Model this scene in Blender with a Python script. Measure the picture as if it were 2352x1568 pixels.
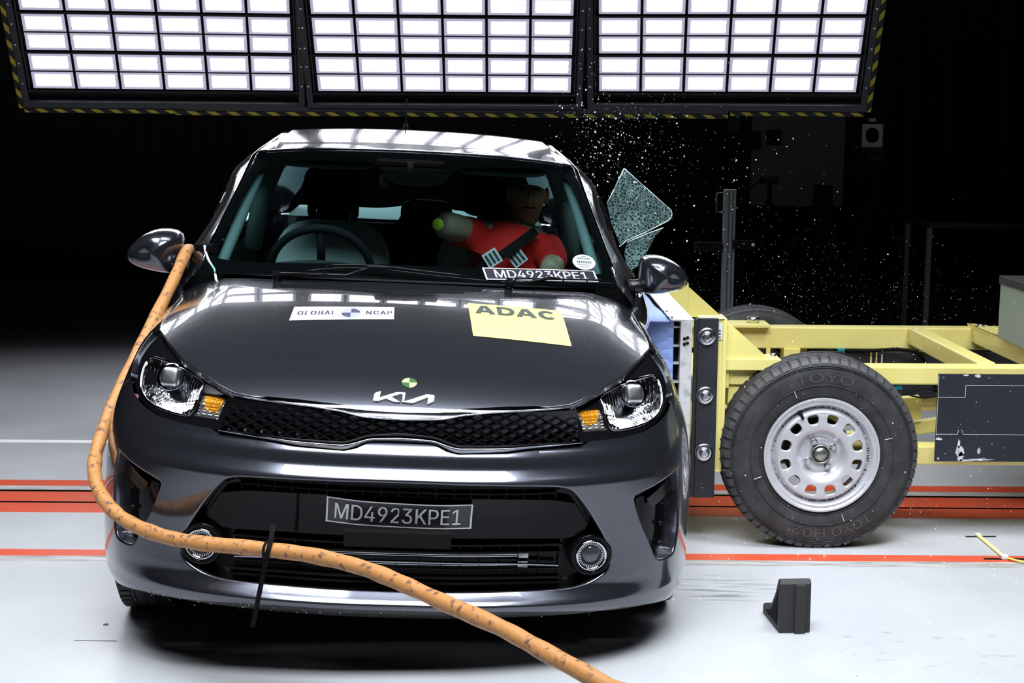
import bpy, bmesh, math, random
from math import sin, cos, pi, radians, hypot, atan2
from mathutils import Vector, Matrix
from mathutils.geometry import delaunay_2d_cdt
sc = bpy.context.scene
for o in list(bpy.data.objects): bpy.data.objects.remove(o)
COL = sc.collection
# ---------------------------------------------------------------- camera
cam_d = bpy.data.cameras.new('camera'); cam = bpy.data.objects.new('camera', cam_d); COL.objects.link(cam)
cam_d.sensor_width = 36.0; cam_d.lens = 36.0*3350/2352; cam_d.clip_start = .05; cam_d.clip_end = 200
PITCH = math.atan((784-300)/3350.); ROLL = radians(.4)
fw = Vector((0, cos(PITCH), -sin(PITCH))); u0 = Vector((0, sin(PITCH), cos(PITCH))); r0 = Vector((1, 0, 0))
rt = r0*cos(ROLL)+u0*sin(ROLL); up = u0*cos(ROLL)-r0*sin(ROLL)
cam.matrix_world = Matrix(((rt.x, up.x, -fw.x, 0), (rt.y, up.y, -fw.y, 0), (rt.z, up.z, -fw.z, 1.52), (0, 0, 0, 1)))
sc.camera = cam
# ---------------------------------------------------------------- world, lamps, exposure
w = bpy.data.worlds.new('hall'); sc.world = w; w.use_nodes = True
w.node_tree.nodes['Background'].inputs[0].default_value = (.6, .7, 1, 1)
w.node_tree.nodes['Background'].inputs[1].default_value = .012
vs = sc.view_settings; vs.view_transform = 'Standard'; vs.look = 'None'; vs.exposure = 0.0; vs.gamma = 1.0; vs.use_curve_mapping = False
LED = 10.0          # radiance of the LED strips in the three lamp banks behind the car
def area(name, loc, target, sx, sy, power, spread=180, col=(.93, .96, 1)):
    d = bpy.data.lights.new(name, 'AREA'); d.shape = 'RECTANGLE'; d.size = sx; d.size_y = sy; d.energy = power; d.color = col; d.spread = radians(spread)
    o = bpy.data.objects.new(name, d); COL.objects.link(o); o.location = loc
    o.rotation_euler = (Vector(target)-Vector(loc)).to_track_quat('-Z', 'Y').to_euler()
    return o
# the hall's other ceiling lamp banks, above and in front of the crash spot
area('ceiling_lamp_front', (-.1, 2.2, 4.4), (0, 4.1, 0), 3.4, 1.3, 110, 84)
area('ceiling_lamp_overhead', (.1, 4.6, 4.7), (.1, 4.4, 0), 3.6, 1.2, 40, 90)
area('ceiling_lamp_right', (2.4, 4.0, 4.4), (1.8, 5.2, 0), 1.6, 1.2, 34, 80)
area('ceiling_lamp_left', (-2.9, 4.4, 4.4), (-2.5, 5.4, 0), 1.6, 1.2, 34, 80)
# ---------------------------------------------------------------- helpers
def tag(o, label=None, cat=None, group=None, kind=None):
    if label: o['label'] = label
    if cat: o['category'] = cat
    if group: o['group'] = group
    if kind: o['kind'] = kind
    return o
def empty(name, loc=(0, 0, 0), rot=(0, 0, 0), label=None, cat=None, group=None):
    o = bpy.data.objects.new(name, None); COL.objects.link(o); o.location = loc; o.rotation_euler = rot
    o.empty_display_size = .05
    return tag(o, label, cat, group)
def link(name, me, mat=None, parent=None):
    o = bpy.data.objects.new(name, me); COL.objects.link(o)
    if mat:
        for m in (mat if isinstance(mat, (list, tuple)) else [mat]): me.materials.append(m)
    if parent: o.parent = parent
    return o
def copy_tree(o, parent=None):
    c = o.copy(); COL.objects.link(c); c.parent = parent
    for ch in list(o.children): copy_tree(ch, c)
    return c
def V(*a): return Vector(a)
class MB:
    def __init__(s): s.v = []; s.f = []; s.mi = []; s.sm = []; s.cm = 0; s.smooth = False; s.M = None
    def add(s, vs, fs, smooth=None):
        b = len(s.v)
        for p in vs:
            p = Vector(p); s.v.append(s.M @ p if s.M else p)
        for f in fs: s.f.append([b+i for i in f]); s.mi.append(s.cm); s.sm.append(s.smooth if smooth is None else smooth)
    def box(s, c, d, R=None):
        x, y, z = d[0]/2, d[1]/2, d[2]/2
        vs = [Vector((i*x, j*y, k*z)) for i in (-1, 1) for j in (-1, 1) for k in (-1, 1)]
        if R: vs = [R @ p for p in vs]
        vs = [p+Vector(c) for p in vs]
        s.add(vs, [(0, 1, 3, 2), (4, 6, 7, 5), (0, 4, 5, 1), (2, 3, 7, 6), (0, 2, 6, 4), (1, 5, 7, 3)], False)
    def span(s, a, b): s.box([(a[i]+b[i])/2 for i in range(3)], [abs(a[i]-b[i]) for i in range(3)])
    def beam(s, a, b, wd, ht, upv=(0, 0, 1)):
        a, b = Vector(a), Vector(b); d = (b-a).normalized(); r = d.cross(Vector(upv)).normalized(); u = r.cross(d)
        R = Matrix((d, r, u)).transposed(); s.box((a+b)/2, ((b-a).length, wd, ht), R)
    def tube(s, pts, r, n=12, cap=True, closed=False):
        pts = [Vector(p) for p in pts]; N = len(pts); rr = r if isinstance(r, (list, tuple)) else [r]*N
        rings = []; nrm = None
        for i, p in enumerate(pts):
            if closed: t = (pts[(i+1) % N]-pts[i-1]).normalized()
            else: t = (pts[min(i+1, N-1)]-pts[max(i-1, 0)]).normalized()
            if nrm is None:
                nrm = t.cross(Vector((0, 0, 1)) if abs(t.z) < .9 else Vector((1, 0, 0))).normalized()
            else: nrm = (nrm-t*nrm.dot(t)).normalized()
            bt = t.cross(nrm)
            rings.append([p+(nrm*cos(2*pi*k/n)+bt*sin(2*pi*k/n))*rr[i] for k in range(n)])
        vs = [p for ring in rings for p in ring]; fs = []
        for i in range(N if closed else N-1):
            for k in range(n):
                j = (i+1) % N
                fs.append((i*n+k, i*n+(k+1) % n, j*n+(k+1) % n, j*n+k))
        s.add(vs, fs, True)
        if cap and not closed: s.add(rings[0], [tuple(range(n))[::-1]], False); s.add(rings[-1], [tuple(range(n))], False)
    def cyl(s, a, b, r, n=20, r2=None):
        s.tube([a, b], [r, r if r2 is None else r2], n)
    def lathe(s, prof, n=48, axis='y', c=(0, 0, 0), smooth=True, a0=0, a1=2*pi):
        # prof: (radius, along axis)
        full = abs(a1-a0-2*pi) < 1e-6; m = n if full else n+1
        def pt(r, h, a):
            if axis == 'y': q = (r*cos(a), h, r*sin(a))
            elif axis == 'x': q = (h, r*cos(a), r*sin(a))
            else: q = (r*cos(a), r*sin(a), h)
            return Vector(q)+Vector(c)
        vs = [pt(r, h, a0+(a1-a0)*k/n) for r, h in prof for k in range(m)]
        fs = []
        for i in range(len(prof)-1):
            for k in range(n):
                k2 = (k+1) % m
                fs.append((i*m+k, i*m+k2, (i+1)*m+k2, (i+1)*m+k))
        s.add(vs, fs, smooth)
    def prism(s, poly, f, depth, smooth=False):
        # poly: 2d points, f maps (a,b,h) to 3d, h in 0..depth
        n = len(poly)
        s.add([f(a, b, 0) for a, b in poly]+[f(a, b, depth) for a, b in poly],
              [tuple(range(n))[::-1], tuple(range(n, 2*n))]+[(i, (i+1) % n, n+(i+1) % n, n+i) for i in range(n)], smooth)
    def grid(s, fn, nu, nv, u0=0, u1=1, v0=0, v1=1, smooth=True):
        vs = [fn(u0+(u1-u0)*i/nu, v0+(v1-v0)*j/nv) for i in range(nu+1) for j in range(nv+1)]
        s.add(vs, [(i*(nv+1)+j, (i+1)*(nv+1)+j, (i+1)*(nv+1)+j+1, i*(nv+1)+j+1) for i in range(nu) for j in range(nv)], smooth)
    def ellipsoid(s, c, r, n=20, m=12, R=None, pw=1.0):
        c = Vector(c); vs = []; 
        def sp(x): return math.copysign(abs(x)**pw, x)
        for j in range(m+1):
            t = pi*j/m
            for k in range(n):
                a = 2*pi*k/n
                p = Vector((sp(sin(t)*cos(a))*r[0] if pw == 1 else sp(sin(t))*sp(cos(a))*r[0], sp(sin(t))*sp(sin(a))*r[1], sp(cos(t))*r[2]))
                vs.append(c+(R @ p if R else p))
        s.add(vs, [(j*n+k, (j+1)*n+k, (j+1)*n+(k+1) % n, j*n+(k+1) % n) for j in range(m) for k in range(n)], True)
    def build(s, name, mat=None, parent=None, bevel=0, weld=True, fix=True):
        me = bpy.data.meshes.new(name); me.from_pydata([tuple(p) for p in s.v], [], s.f)
        o = link(name, me, mat, parent)
        me.polygons.foreach_set('material_index', s.mi); me.polygons.foreach_set('use_smooth', s.sm)
        bm = bmesh.new(); bm.from_mesh(me)
        if weld: bmesh.ops.remove_doubles(bm, verts=bm.verts, dist=1e-6)
        if fix: bmesh.ops.recalc_face_normals(bm, faces=bm.faces)
        bm.to_mesh(me); bm.free(); me.update()
        if bevel:
            md = o.modifiers.new('bevel', 'BEVEL'); md.width = bevel; md.segments = 2; md.limit_method = 'ANGLE'; md.angle_limit = radians(40)
        return o
# ---------------------------------------------------------------- materials
def nodes(m): return m.node_tree.nodes, m.node_tree.links
def P(name, col=(.5, .5, .5), rough=.5, metal=0, coat=0, spec=.5, emit=None, es=0, trans=0, ior=1.45, coat_rough=.03, bump=None, alpha=1):
    m = bpy.data.materials.new(name); m.use_nodes = True; n, l = nodes(m); b = n['Principled BSDF']
    b.inputs['Base Color'].default_value = (*col, 1); b.inputs['Roughness'].default_value = rough; b.inputs['Metallic'].default_value = metal
    b.inputs['Coat Weight'].default_value = coat; b.inputs['Coat Roughness'].default_value = coat_rough; b.inputs['Specular IOR Level'].default_value = spec
    b.inputs['Transmission Weight'].default_value = trans; b.inputs['IOR'].default_value = ior
    if emit: b.inputs['Emission Color'].default_value = (*emit, 1); b.inputs['Emission Strength'].default_value = es
    if bump:
        sca, st = bump; t = n.new('ShaderNodeTexCoord'); x = n.new('ShaderNodeTexNoise'); x.inputs['Scale'].default_value = sca; x.inputs['Detail'].default_value = 4
        bp = n.new('ShaderNodeBump'); bp.inputs['Strength'].default_value = st; bp.inputs['Distance'].default_value = .01
        l.new(t.outputs['Object'], x.inputs['Vector']); l.new(x.outputs['Fac'], bp.inputs['Height']); l.new(bp.outputs['Normal'], b.inputs['Normal'])
    return m
def mottled(name, c1, c2, scale, rough=.5, lo=.4, hi=.65, metal=0, coat=0, detail=5, stretch=(1, 1, 1), bump=0):
    m = P(name, c1, rough, metal, coat); n, l = nodes(m); b = n['Principled BSDF']
    t = n.new('ShaderNodeTexCoord'); mp = n.new('ShaderNodeMapping'); mp.inputs['Scale'].default_value = stretch
    x = n.new('ShaderNodeTexNoise'); x.inputs['Scale'].default_value = scale; x.inputs['Detail'].default_value = detail
    r = n.new('ShaderNodeValToRGB'); r.color_ramp.elements[0].position = lo; r.color_ramp.elements[1].position = hi
    r.color_ramp.elements[0].color = (*c1, 1); r.color_ramp.elements[1].color = (*c2, 1)
    l.new(t.outputs['Object'], mp.inputs['Vector']); l.new(mp.outputs['Vector'], x.inputs['Vector']); l.new(x.outputs['Fac'], r.inputs['Fac']); l.new(r.outputs['Color'], b.inputs['Base Color'])
    if bump:
        bp = n.new('ShaderNodeBump'); bp.inputs['Strength'].default_value = bump; bp.inputs['Distance'].default_value = .01
        l.new(x.outputs['Fac'], bp.inputs['Height']); l.new(bp.outputs['Normal'], b.inputs['Normal'])
    return m
def glass(name, tint=(.8, .93, .93), rough=0.0, f0=1.45, haze=0):
    m = bpy.data.materials.new(name); m.use_nodes = True; n, l = nodes(m); n.clear()
    out = n.new('ShaderNodeOutputMaterial'); mix = n.new('ShaderNodeMixShader'); tr = n.new('ShaderNodeBsdfTransparent'); gl = n.new('ShaderNodeBsdfGlossy'); fr = n.new('ShaderNodeFresnel')
    tr.inputs[0].default_value = (*tint, 1); gl.inputs['Roughness'].default_value = rough; fr.inputs['IOR'].default_value = f0
    geo = n.new('ShaderNodeNewGeometry'); mul = n.new('ShaderNodeMath'); mul.operation = 'MULTIPLY'; inv = n.new('ShaderNodeMath'); inv.operation = 'SUBTRACT'; inv.inputs[0].default_value = 1
    l.new(geo.outputs['Backfacing'], inv.inputs[1]); l.new(fr.outputs[0], mul.inputs[0]); l.new(inv.outputs[0], mul.inputs[1])
    l.new(mul.outputs[0], mix.inputs[0]); l.new(tr.outputs[0], mix.inputs[1]); l.new(gl.outputs[0], mix.inputs[2]); l.new(mix.outputs[0], out.inputs[0])
    return m
def paint(name):
    m = P(name, (.06, .066, .085), .22, .85, 1.0, coat_rough=.015); n, l = nodes(m); b = n['Principled BSDF']
    t = n.new('ShaderNodeTexCoord'); x = n.new('ShaderNodeTexNoise'); x.inputs['Scale'].default_value = 900; x.inputs['Detail'].default_value = 1
    r = n.new('ShaderNodeValToRGB'); r.color_ramp.elements[0].position = .35; r.color_ramp.elements[1].position = .7
    r.color_ramp.elements[0].color = (.050, .054, .067, 1); r.color_ramp.elements[1].color = (.105, .113, .140, 1)
    l.new(t.outputs['Object'], x.inputs['Vector']); l.new(x.outputs['Fac'], r.inputs['Fac']); l.new(r.outputs['Color'], b.inputs['Base Color'])
    return m
M = {}
M['paint'] = paint('grey metallic paint')
M['gloss'] = P('gloss black', (.005, .005, .006), .07, spec=.16)
M['piano'] = P('black trim', (.008, .008, .009), .28)
M['plastic'] = P('black plastic', (.012, .012, .013), .45)
M['matte'] = P('matte black', (.005, .005, .005), .85, spec=.15)
M['frit'] = P('ceramic border black', (.0012, .0012, .0012), .6, spec=.05)
M['chrome'] = P('chrome', (.75, .77, .82), .06, 1)
M['smoke'] = P('smoked chrome', (.36, .38, .43), .07, 1)
M['lens'] = glass('headlamp lens', (.96, .97, .98), 0, 1.4)
M['wind'] = glass('windscreen glass', (.60, .78, .78), 0, 1.40)
M['sideglass'] = glass('side glass', (.55, .72, .72), 0, 1.45)
M['tyre'] = mottled('tyre rubber', (.018, .018, .02), (.04, .042, .046), 14, .62, .35, .7)
M['tread'] = mottled('lit tread rubber', (.045, .045, .048), (.075, .075, .08), 20, .55, .35, .7)  # paler than the tyre rubber: light on the tread put into the colour
M['rim'] = mottled('silver wheel paint', (.54, .55, .59), (.62, .63, .67), 6, .34, .3, .7, .45)
M['alloy'] = P('car rim', (.3, .31, .33), .3, .8)
M['white'] = P('white paint', (.86, .87, .88), .5)
M['yellow'] = mottled('yellow frame paint', (.76, .68, .22), (.82, .74, .27), 5, .32, .3, .7)
M['steel'] = P('zinc bolt', (.62, .65, .68), .22, 1)
M['plate'] = mottled('black coated plate', (.011, .013, .019), (.020, .022, .030), 9, .55, .3, .75)
M['alu'] = mottled('scratched aluminium', (.70, .71, .73), (.28, .31, .30), 26, .45, .50, .78, .3)
M['blue'] = P('blue barrier skin', (.26, .37, .74), .5, spec=.25)
M['trim'] = P('teal grey trim', (.11, .155, .16), .75, spec=.2)
M['seat'] = P('seat cloth', (.62, .74, .74), .85, spec=.2)
M['bowl'] = P('reflector silver', (.9, .91, .94), .13, 1)
M['fins'] = P('radiator fins', (.55, .56, .58), .4, .4)
M['darkcloth'] = P('dark cloth', (.008, .009, .010), .9, spec=.15)
M['red'] = P('red cotton', (.60, .012, .008), .85, bump=(60, .3))
M['skin'] = P('dummy vinyl', (.34, .27, .19), .5)
M['lime'] = P('lime paint', (.5, .75, .05), .5)
M['yel2'] = P('sticker yellow', (.66, .58, .19), .45)
M['ink'] = P('dark ink', (.05, .065, .06), .5)
M['sticker'] = P('sticker white', (.70, .71, .75), .45)
M['lav'] = P('lavender print', (.28, .30, .62), .5)
M['greyink'] = P('grey ink', (.05, .053, .09), .5)
M['green'] = P('dark green print', (.02, .09, .02), .4)
M['labelblack'] = P('label black', (.018, .018, .03), .35)
M['amber'] = P('amber reflector', (.85, .33, .02), .2, .5)
M['clearrib'] = P('ribbed clear plastic', (.62, .6, .58), .12, .9)
M['frame'] = P('lamp frame grey', (.07, .074, .085), .5, .2)
M['framedark'] = P('lamp frame black', (.008, .009, .011), .5)
M['orange'] = None
M['curtain'] = P('dark wall sheet', (.10, .095, .075), .85)
M['dark'] = P('dark equipment', (.022, .022, .024), .6)
M['greybox'] = P('grey box', (.30, .37, .33), .5)
M['teal'] = P('teal connector', (.0, .22, .25), .4)
M['postal'] = P('grey aluminium', (.22, .24, .27), .42, .6)
M['ivory'] = P('ivory panel', (.55, .57, .53), .8)
M['camwhite'] = P('pale housing', (.60, .61, .66), .5)
# ---------------------------------------------------------------- body surfaces, car-local metres (x across, y back from the nose, z up)

def crspline(xs,ys):
    # monotone-ish cubic (Catmull-Rom tangents, nonuniform) 
    n=len(xs);m=[0]*n
    for i in range(n):
        if i==0: m[i]=(ys[1]-ys[0])/(xs[1]-xs[0])
        elif i==n-1: m[i]=(ys[-1]-ys[-2])/(xs[-1]-xs[-2])
        else:
            a=(ys[i]-ys[i-1])/(xs[i]-xs[i-1]);b=(ys[i+1]-ys[i])/(xs[i+1]-xs[i]);h0=xs[i]-xs[i-1];h1=xs[i+1]-xs[i]
            m[i]=(a*h1+b*h0)/(h0+h1)
    def f(x):
        if x<=xs[0]: return ys[0]+m[0]*(x-xs[0])
        if x>=xs[-1]: return ys[-1]+m[-1]*(x-xs[-1])
        i=0
        while x>xs[i+1]: i+=1
        h=xs[i+1]-xs[i];t=(x-xs[i])/h
        return ys[i]*(2*t**3-3*t*t+1)+m[i]*h*(t**3-2*t*t+t)+ys[i+1]*(3*t*t-2*t**3)+m[i+1]*h*(t**3-t*t)
    return f
PLAN=[(0,0),(.2,.006),(.4,.04),(.54,.09),(.65,.155),(.74,.235),(.81,.33),(.855,.42),(.884,.51),(.897,.62),(.90,.8),(.90,1.2),(.905,2),(.90,3.2),(.87,3.9),(.8,4.2),(.65,4.38),(.35,4.45),(0,4.46)]
SS=[0]
for a,b in zip(PLAN,PLAN[1:]): SS.append(SS[-1]+math.hypot(b[0]-a[0],b[1]-a[1]))
_px=crspline(SS,[p[0] for p in PLAN]);_py=crspline(SS,[p[1] for p in PLAN])
def plan(s):
    e=1e-3;x,y=_px(s),_py(s);tx,ty=(_px(s+e)-_px(s-e)),(_py(s+e)-_py(s-e));L=math.hypot(tx,ty)
    return x,y,-ty/L,tx/L
_front=crspline([.10,.15,.19,.216,.228,.248,.267,.30,.45,.56,.575,.59,.606,.62,.640,.655,.668,.68,.71,.745,.765,.80,.85,.92],
                [.17,.12,.075,.05,.045,.063,.081,.088,.06,.012,.006,.010,.0235,.034,.041,.048,.060,.068,.078,.085,.092,.122,.16,.22])
_side=crspline([-.05,0,.048,.10,.15,.21,.33,.45],[.22,.145,.096,.068,.047,.026,.006,0])
_low=crspline([.10,.147,.172,.22,.284,.40],[.09,.04,.015,.004,0,0])
_rear=crspline([.10,.15,.25,.45,.62,.75,.9,1.02],[.17,.12,.04,.0,.0,.03,.05,.09])
_zt=crspline([0,.17,.62,1.1,1.6,2.6,3.4,4.0,4.46],[.76,.80,.887,.947,.985,1.01,1.03,1.04,1.04])
def sm(a,b,x):
    t=min(1,max(0,(x-a)/(b-a)));return t*t*(3-2*t)
def Sraw(s,z):
    x,y,nx,ny=plan(s)
    zt=_zt(y)
    q=zt-z
    sd=(_side(q)*(1-.62*sm(1.0,1.5,y)) if q<.45 else 0)+(_low(z) if z<.4 else 0)
    # beyond front wheel the belt shoulder is tighter
    b=sm(.30,.95,s); r=sm(4.05,4.4,y)
    ins=(1-b)*_front(z)+b*sd
    ins=(1-r)*ins+r*_rear(z)
    return (x+nx*ins,y+ny*ins,z)
_zc=crspline([.05,.09,.2,.35,.5,.65,.75,.85,.95,1.05,1.15],[.735,.762,.82,.871,.912,.947,.9675,.984,.9995,1.014,1.026])
def G(x,y):
    a=abs(x);r=min(1,max(0,(y-.25)/.75))
    return _zc(y)-.03*(a/.75)**2-(1.6*r*(a-.58)**2 if a>.58 else 0)
def S(s, z):
    x, y, z = Sraw(abs(s), z)
    return Vector((x if s >= 0 else -x, y, z))
def nrm(fn, a, b, e=2e-3):
    du = fn(a+e, b)-fn(a-e, b); dv = fn(a, b+e)-fn(a, b-e); n = du.cross(dv)
    return n.normalized() if n.length > 1e-12 else Vector((0, -1, 0))
def s_at_y(y):
    s = .9
    for _ in range(60): s += (y-_py(s))*.7
    return s
def Hood(x, y): return Vector((x, y, G(x, y)))
def hood_n(x, y):
    n = nrm(Hood, x, y); return n if n.z > 0 else -n
def fas_n(s, z):
    n = nrm(S, s, z); p = S(s, z)
    return n if n.dot(Vector((p.x, p.y-2.2, 0))) > 0 else -n
def inpoly(p, poly):
    c = False; j = len(poly)-1
    for i in range(len(poly)):
        a, b = poly[i], poly[j]
        if (a[1] > p[1]) != (b[1] > p[1]) and p[0] < (b[0]-a[0])*(p[1]-a[1])/(b[1]-a[1])+a[0]: c = not c
        j = i
    return c
def smooth_poly(poly, keep=(), it=2):
    # Chaikin corner cutting on a closed polygon; indices in keep stay sharp
    pts = [(p[0], p[1], i in keep) for i, p in enumerate(poly)]
    for _ in range(it):
        out = []; n = len(pts)
        for i in range(n):
            a, b, c = pts[i-1], pts[i], pts[(i+1) % n]
            if b[2]: out.append(b)
            else:
                out.append((b[0]*.75+a[0]*.25, b[1]*.75+a[1]*.25, False)); out.append((b[0]*.75+c[0]*.25, b[1]*.75+c[1]*.25, False))
        pts = out
    return [(p[0], p[1]) for p in pts]
def mirror(poly): return [(-a, b) for a, b in poly][::-1]
def dens(poly, res):
    out = []
    for a, b in zip(poly, poly[1:]+poly[:1]):
        k = max(1, int(math.ceil(hypot(b[0]-a[0], b[1]-a[1])/res)))
        out += [(a[0]+(b[0]-a[0])*i/k, a[1]+(b[1]-a[1])*i/k) for i in range(k)]
    return out
def patch(name, outer, holes, fn, nfn, mat, parent, res=.02, off=0.0, rims=(), rim=(.006, .03), thick=0, tri=False):
    """triangulated patch of the surface fn over a 2-D outline with holes; rims: indices of holes (or -1 = outer) folded inwards"""
    loops = [dens(outer, res)]+[dens(h, res) for h in holes]
    pts = []; edges = []
    for L in loops:
        b = len(pts); pts += L; edges += [(b+i, b+(i+1) % len(L)) for i in range(len(L))]
    nb = len(pts)
    a0, a1 = min(p[0] for p in outer), max(p[0] for p in outer); b0, b1 = min(p[1] for p in outer), max(p[1] for p in outer)
    cell = {}
    for p in pts: cell.setdefault((int(p[0]//res), int(p[1]//res)), []).append(p)
    j = 0; y = b0+res*.5
    while y < b1:
        x = a0+res*(.25 if j % 2 else .75)
        while x < a1:
            ok = inpoly((x, y), outer) and not any(inpoly((x, y), h) for h in holes)
            if ok:
                ci, cj = int(x//res), int(y//res)
                for di in (-1, 0, 1):
                    for dj in (-1, 0, 1):
                        for q in cell.get((ci+di, cj+dj), ()):
                            if (q[0]-x)**2+(q[1]-y)**2 < (.55*res)**2: ok = False
            if ok: pts.append((x, y))
            x += res
        y += res*.87; j += 1
    r = delaunay_2d_cdt([Vector(p) for p in pts], edges, [], 0, 1e-7)
    vc = [(v.x, v.y) for v in r[0]]
    tris = []
    for f in r[2]:
        c = (sum(vc[i][0] for i in f)/3, sum(vc[i][1] for i in f)/3)
        if inpoly(c, outer) and not any(inpoly(c, h) for h in holes): tris.append(list(f))
    N = [nfn(a, b) for a, b in vc]; Pv = [fn(a, b)+N[i]*off for i, (a, b) in enumerate(vc)]
    fs = []
    for f in tris:
        fnm = (Pv[f[1]]-Pv[f[0]]).cross(Pv[f[2]]-Pv[f[0]])
        fs.append(f if fnm.dot(N[f[0]]) >= 0 else f[::-1])
    # rims
    for ri in rims:
        L = loops[ri+1] if ri >= 0 else loops[0]
        n = len(L); R0, dep = rim; rings = []
        Q = [fn(*p)+nfn(*p)*off for p in L]; NN = [nfn(*p) for p in L]
        area = sum(L[i][0]*L[(i+1) % n][1]-L[(i+1) % n][0]*L[i][1] for i in range(n))
        E = []
        for i in range(n):
            t = (Q[(i+1) % n]-Q[i-1]).normalized(); e = t.cross(NN[i])
            # e must point out of the sheet (into a hole, or outwards of the outer loop)
            d2 = (L[(i+1) % n][0]-L[i-1][0], L[(i+1) % n][1]-L[i-1][1]); nl = hypot(*d2) or 1
            inn = (-d2[1]/nl, d2[0]/nl) if area > 0 else (d2[1]/nl, -d2[0]/nl)
            if ri < 0: inn = (-inn[0], -inn[1])
            tst = fn(L[i][0]+inn[0]*2e-3, L[i][1]+inn[1]*2e-3)-fn(*L[i])
            E.append(e if e.dot(tst) >= 0 else -e)
        for st in range(6):
            if st < 5:
                a = pi/2*st/4; rings.append([(Q[i]+E[i]*R0*sin(a)-NN[i]*R0*(1-cos(a)), NN[i]*cos(a)+E[i]*sin(a)) for i in range(n)])
            else: rings.append([(Q[i]+E[i]*R0-NN[i]*dep, E[i]) for i in range(n)])
        b = len(Pv)
        for ring in rings:
            for p, q in ring: Pv.append(p); N.append(q)
        for k in range(len(rings)-1):
            for i in range(n):
                f = [b+k*n+i, b+k*n+(i+1) % n, b+(k+1)*n+(i+1) % n, b+(k+1)*n+i]
                fnm = (Pv[f[1]]-Pv[f[0]]).cross(Pv[f[2]]-Pv[f[0]])
                if fnm.length < 1e-14: fnm = (Pv[f[2]]-Pv[f[0]]).cross(Pv[f[3]]-Pv[f[0]])
                fs.append(f if fnm.dot(N[f[0]]+N[f[2]]) >= 0 else f[::-1])
    me = bpy.data.meshes.new(name); me.from_pydata([tuple(p) for p in Pv], [], fs); me.update()
    me.polygons.foreach_set('use_smooth', [True]*len(fs))
    me.normals_split_custom_set_from_vertices([tuple(q) for q in N])
    return link(name, me, mat, parent)
def flat_on(polys, fn, nfn, off, name, mat, parent, res=.02):
    return None
# ---------------------------------------------------------------- the car
X0, Y0, YAW, RO = -.321, 3.8, radians(3.37), radians(2.30)
CARM = Matrix.Translation((X0, Y0, 0)) @ Matrix.Rotation(YAW, 4, 'Z') @ Matrix.Rotation(RO, 4, 'Y')
car = empty('car', (X0, Y0, 0), (0, RO, YAW), 'dark grey metallic saloon car struck from the side, with stickers on its bonnet', 'car')
def cw(p): return CARM @ Vector(p)
# headlamp outline (half), front opening outlines, all in (arc length, height)
HL = [(1.205, .889), (1.26, .876), (1.20, .838), (1.145, .80), (1.06, .762), (.965, .73), (.885, .711), (.79, .695), (.69, .688), (.57, .686), (.54, .6845), (.527, .784), (.59, .797), (.69, .8125), (.853, .839), (1.05, .868)]
INT = [(0, .593), (.257, .590), (.442, .585), (.487, .567), (.53, .527), (.592, .458), (.64, .39), (.654, .346), (.648, .311), (.61, .284), (.552, .267), (.452, .262), (.262, .261), (0, .259)]
INTF = smooth_poly(INT[:-1]+[INT[-1]]+mirror(INT[1:-1]), it=2)
VENT = [(.955, .575), (.72, .536), (.703, .522), (.706, .508), (.742, .435), (.783, .378), (.803, .336), (.832, .311), (.90, .310), (.937, .322), (.962, .40), (.965, .54)]
VENT = smooth_poly(VENT, keep=(0,), it=2)
BOT = [(0, .217), (.33, .215), (.5, .207), (.62, .199), (.70, .199), (.78, .194), (1.0, .166), (1.1, .152), (1.16, .17), (1.14, .24), (1.135, .30), (1.142, .37), (1.169, .45), (1.19, .488), (1.165, .60), (1.135, .72)]
GLOW = [(0, .681), (.087, .6795), (.12, .665), (.155, .6575), (.295, .661), (.37, .667), (.54, .676)]
half = BOT+[(1.06, .761), (.965, .729), (.885, .710), (.79, .694), (.69, .687), (.57, .685)]+GLOW[::-1][:-1]
OUT = half+[GLOW[0]]+mirror(half[1:])
bumper = patch('bumper', OUT, [INTF, VENT, mirror(VENT)], S, fas_n, M['paint'], car, .011, 0, (0, 1, 2), (.007, .05))
# lower black lip under the bumper
LIP = [(0, .179), (.2, .181), (.44, .186), (.62, .192), (.80, .186), (1.0, .160), (1.1, .147), (1.1, .1515), (1.0, .165), (.78, .193), (.70, .198), (.62, .198), (.5, .206), (.33, .214), (0, .216)]
patch('front_lip', LIP+mirror(LIP[1:-1]), [], lambda s, z: S(s, z)+Vector((0, .012, 0)), fas_n, M['piano'], car, .02, 0, (-1,), (.003, .06))
# fenders
def arch(sc_, zc, r, a0, a1, n=14): return [(sc_+r*cos(radians(a0+(a1-a0)*i/n)), zc+r*sin(radians(a0+(a1-a0)*i/n))) for i in range(n+1)]
SW = s_at_y(.84); SD = s_at_y(1.26); SRW = s_at_y(3.56)
def ztop(s): return _zt(plan(s)[1])
fz = lambda k: ztop(SD+(1.21-SD)*k)
FEN = [(1.194, .488), (1.14, .722), (1.066, .762), (1.149, .80), (1.204, .838), (1.264, .876), (1.215, .888)]+[(1.215+(SD-1.215)*k/6, ztop(1.215+(SD-1.215)*k/6)) for k in range(1, 7)]+[(SD, .22), (SW+.33, .20)]+arch(SW, .30, .345, 0, 146)[0:]
for sg in (1, -1):
    patch('fender', FEN if sg > 0 else mirror(FEN), [], S, fas_n, M['paint'], car, .025, 0, (-1,), (.002, .02))
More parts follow.
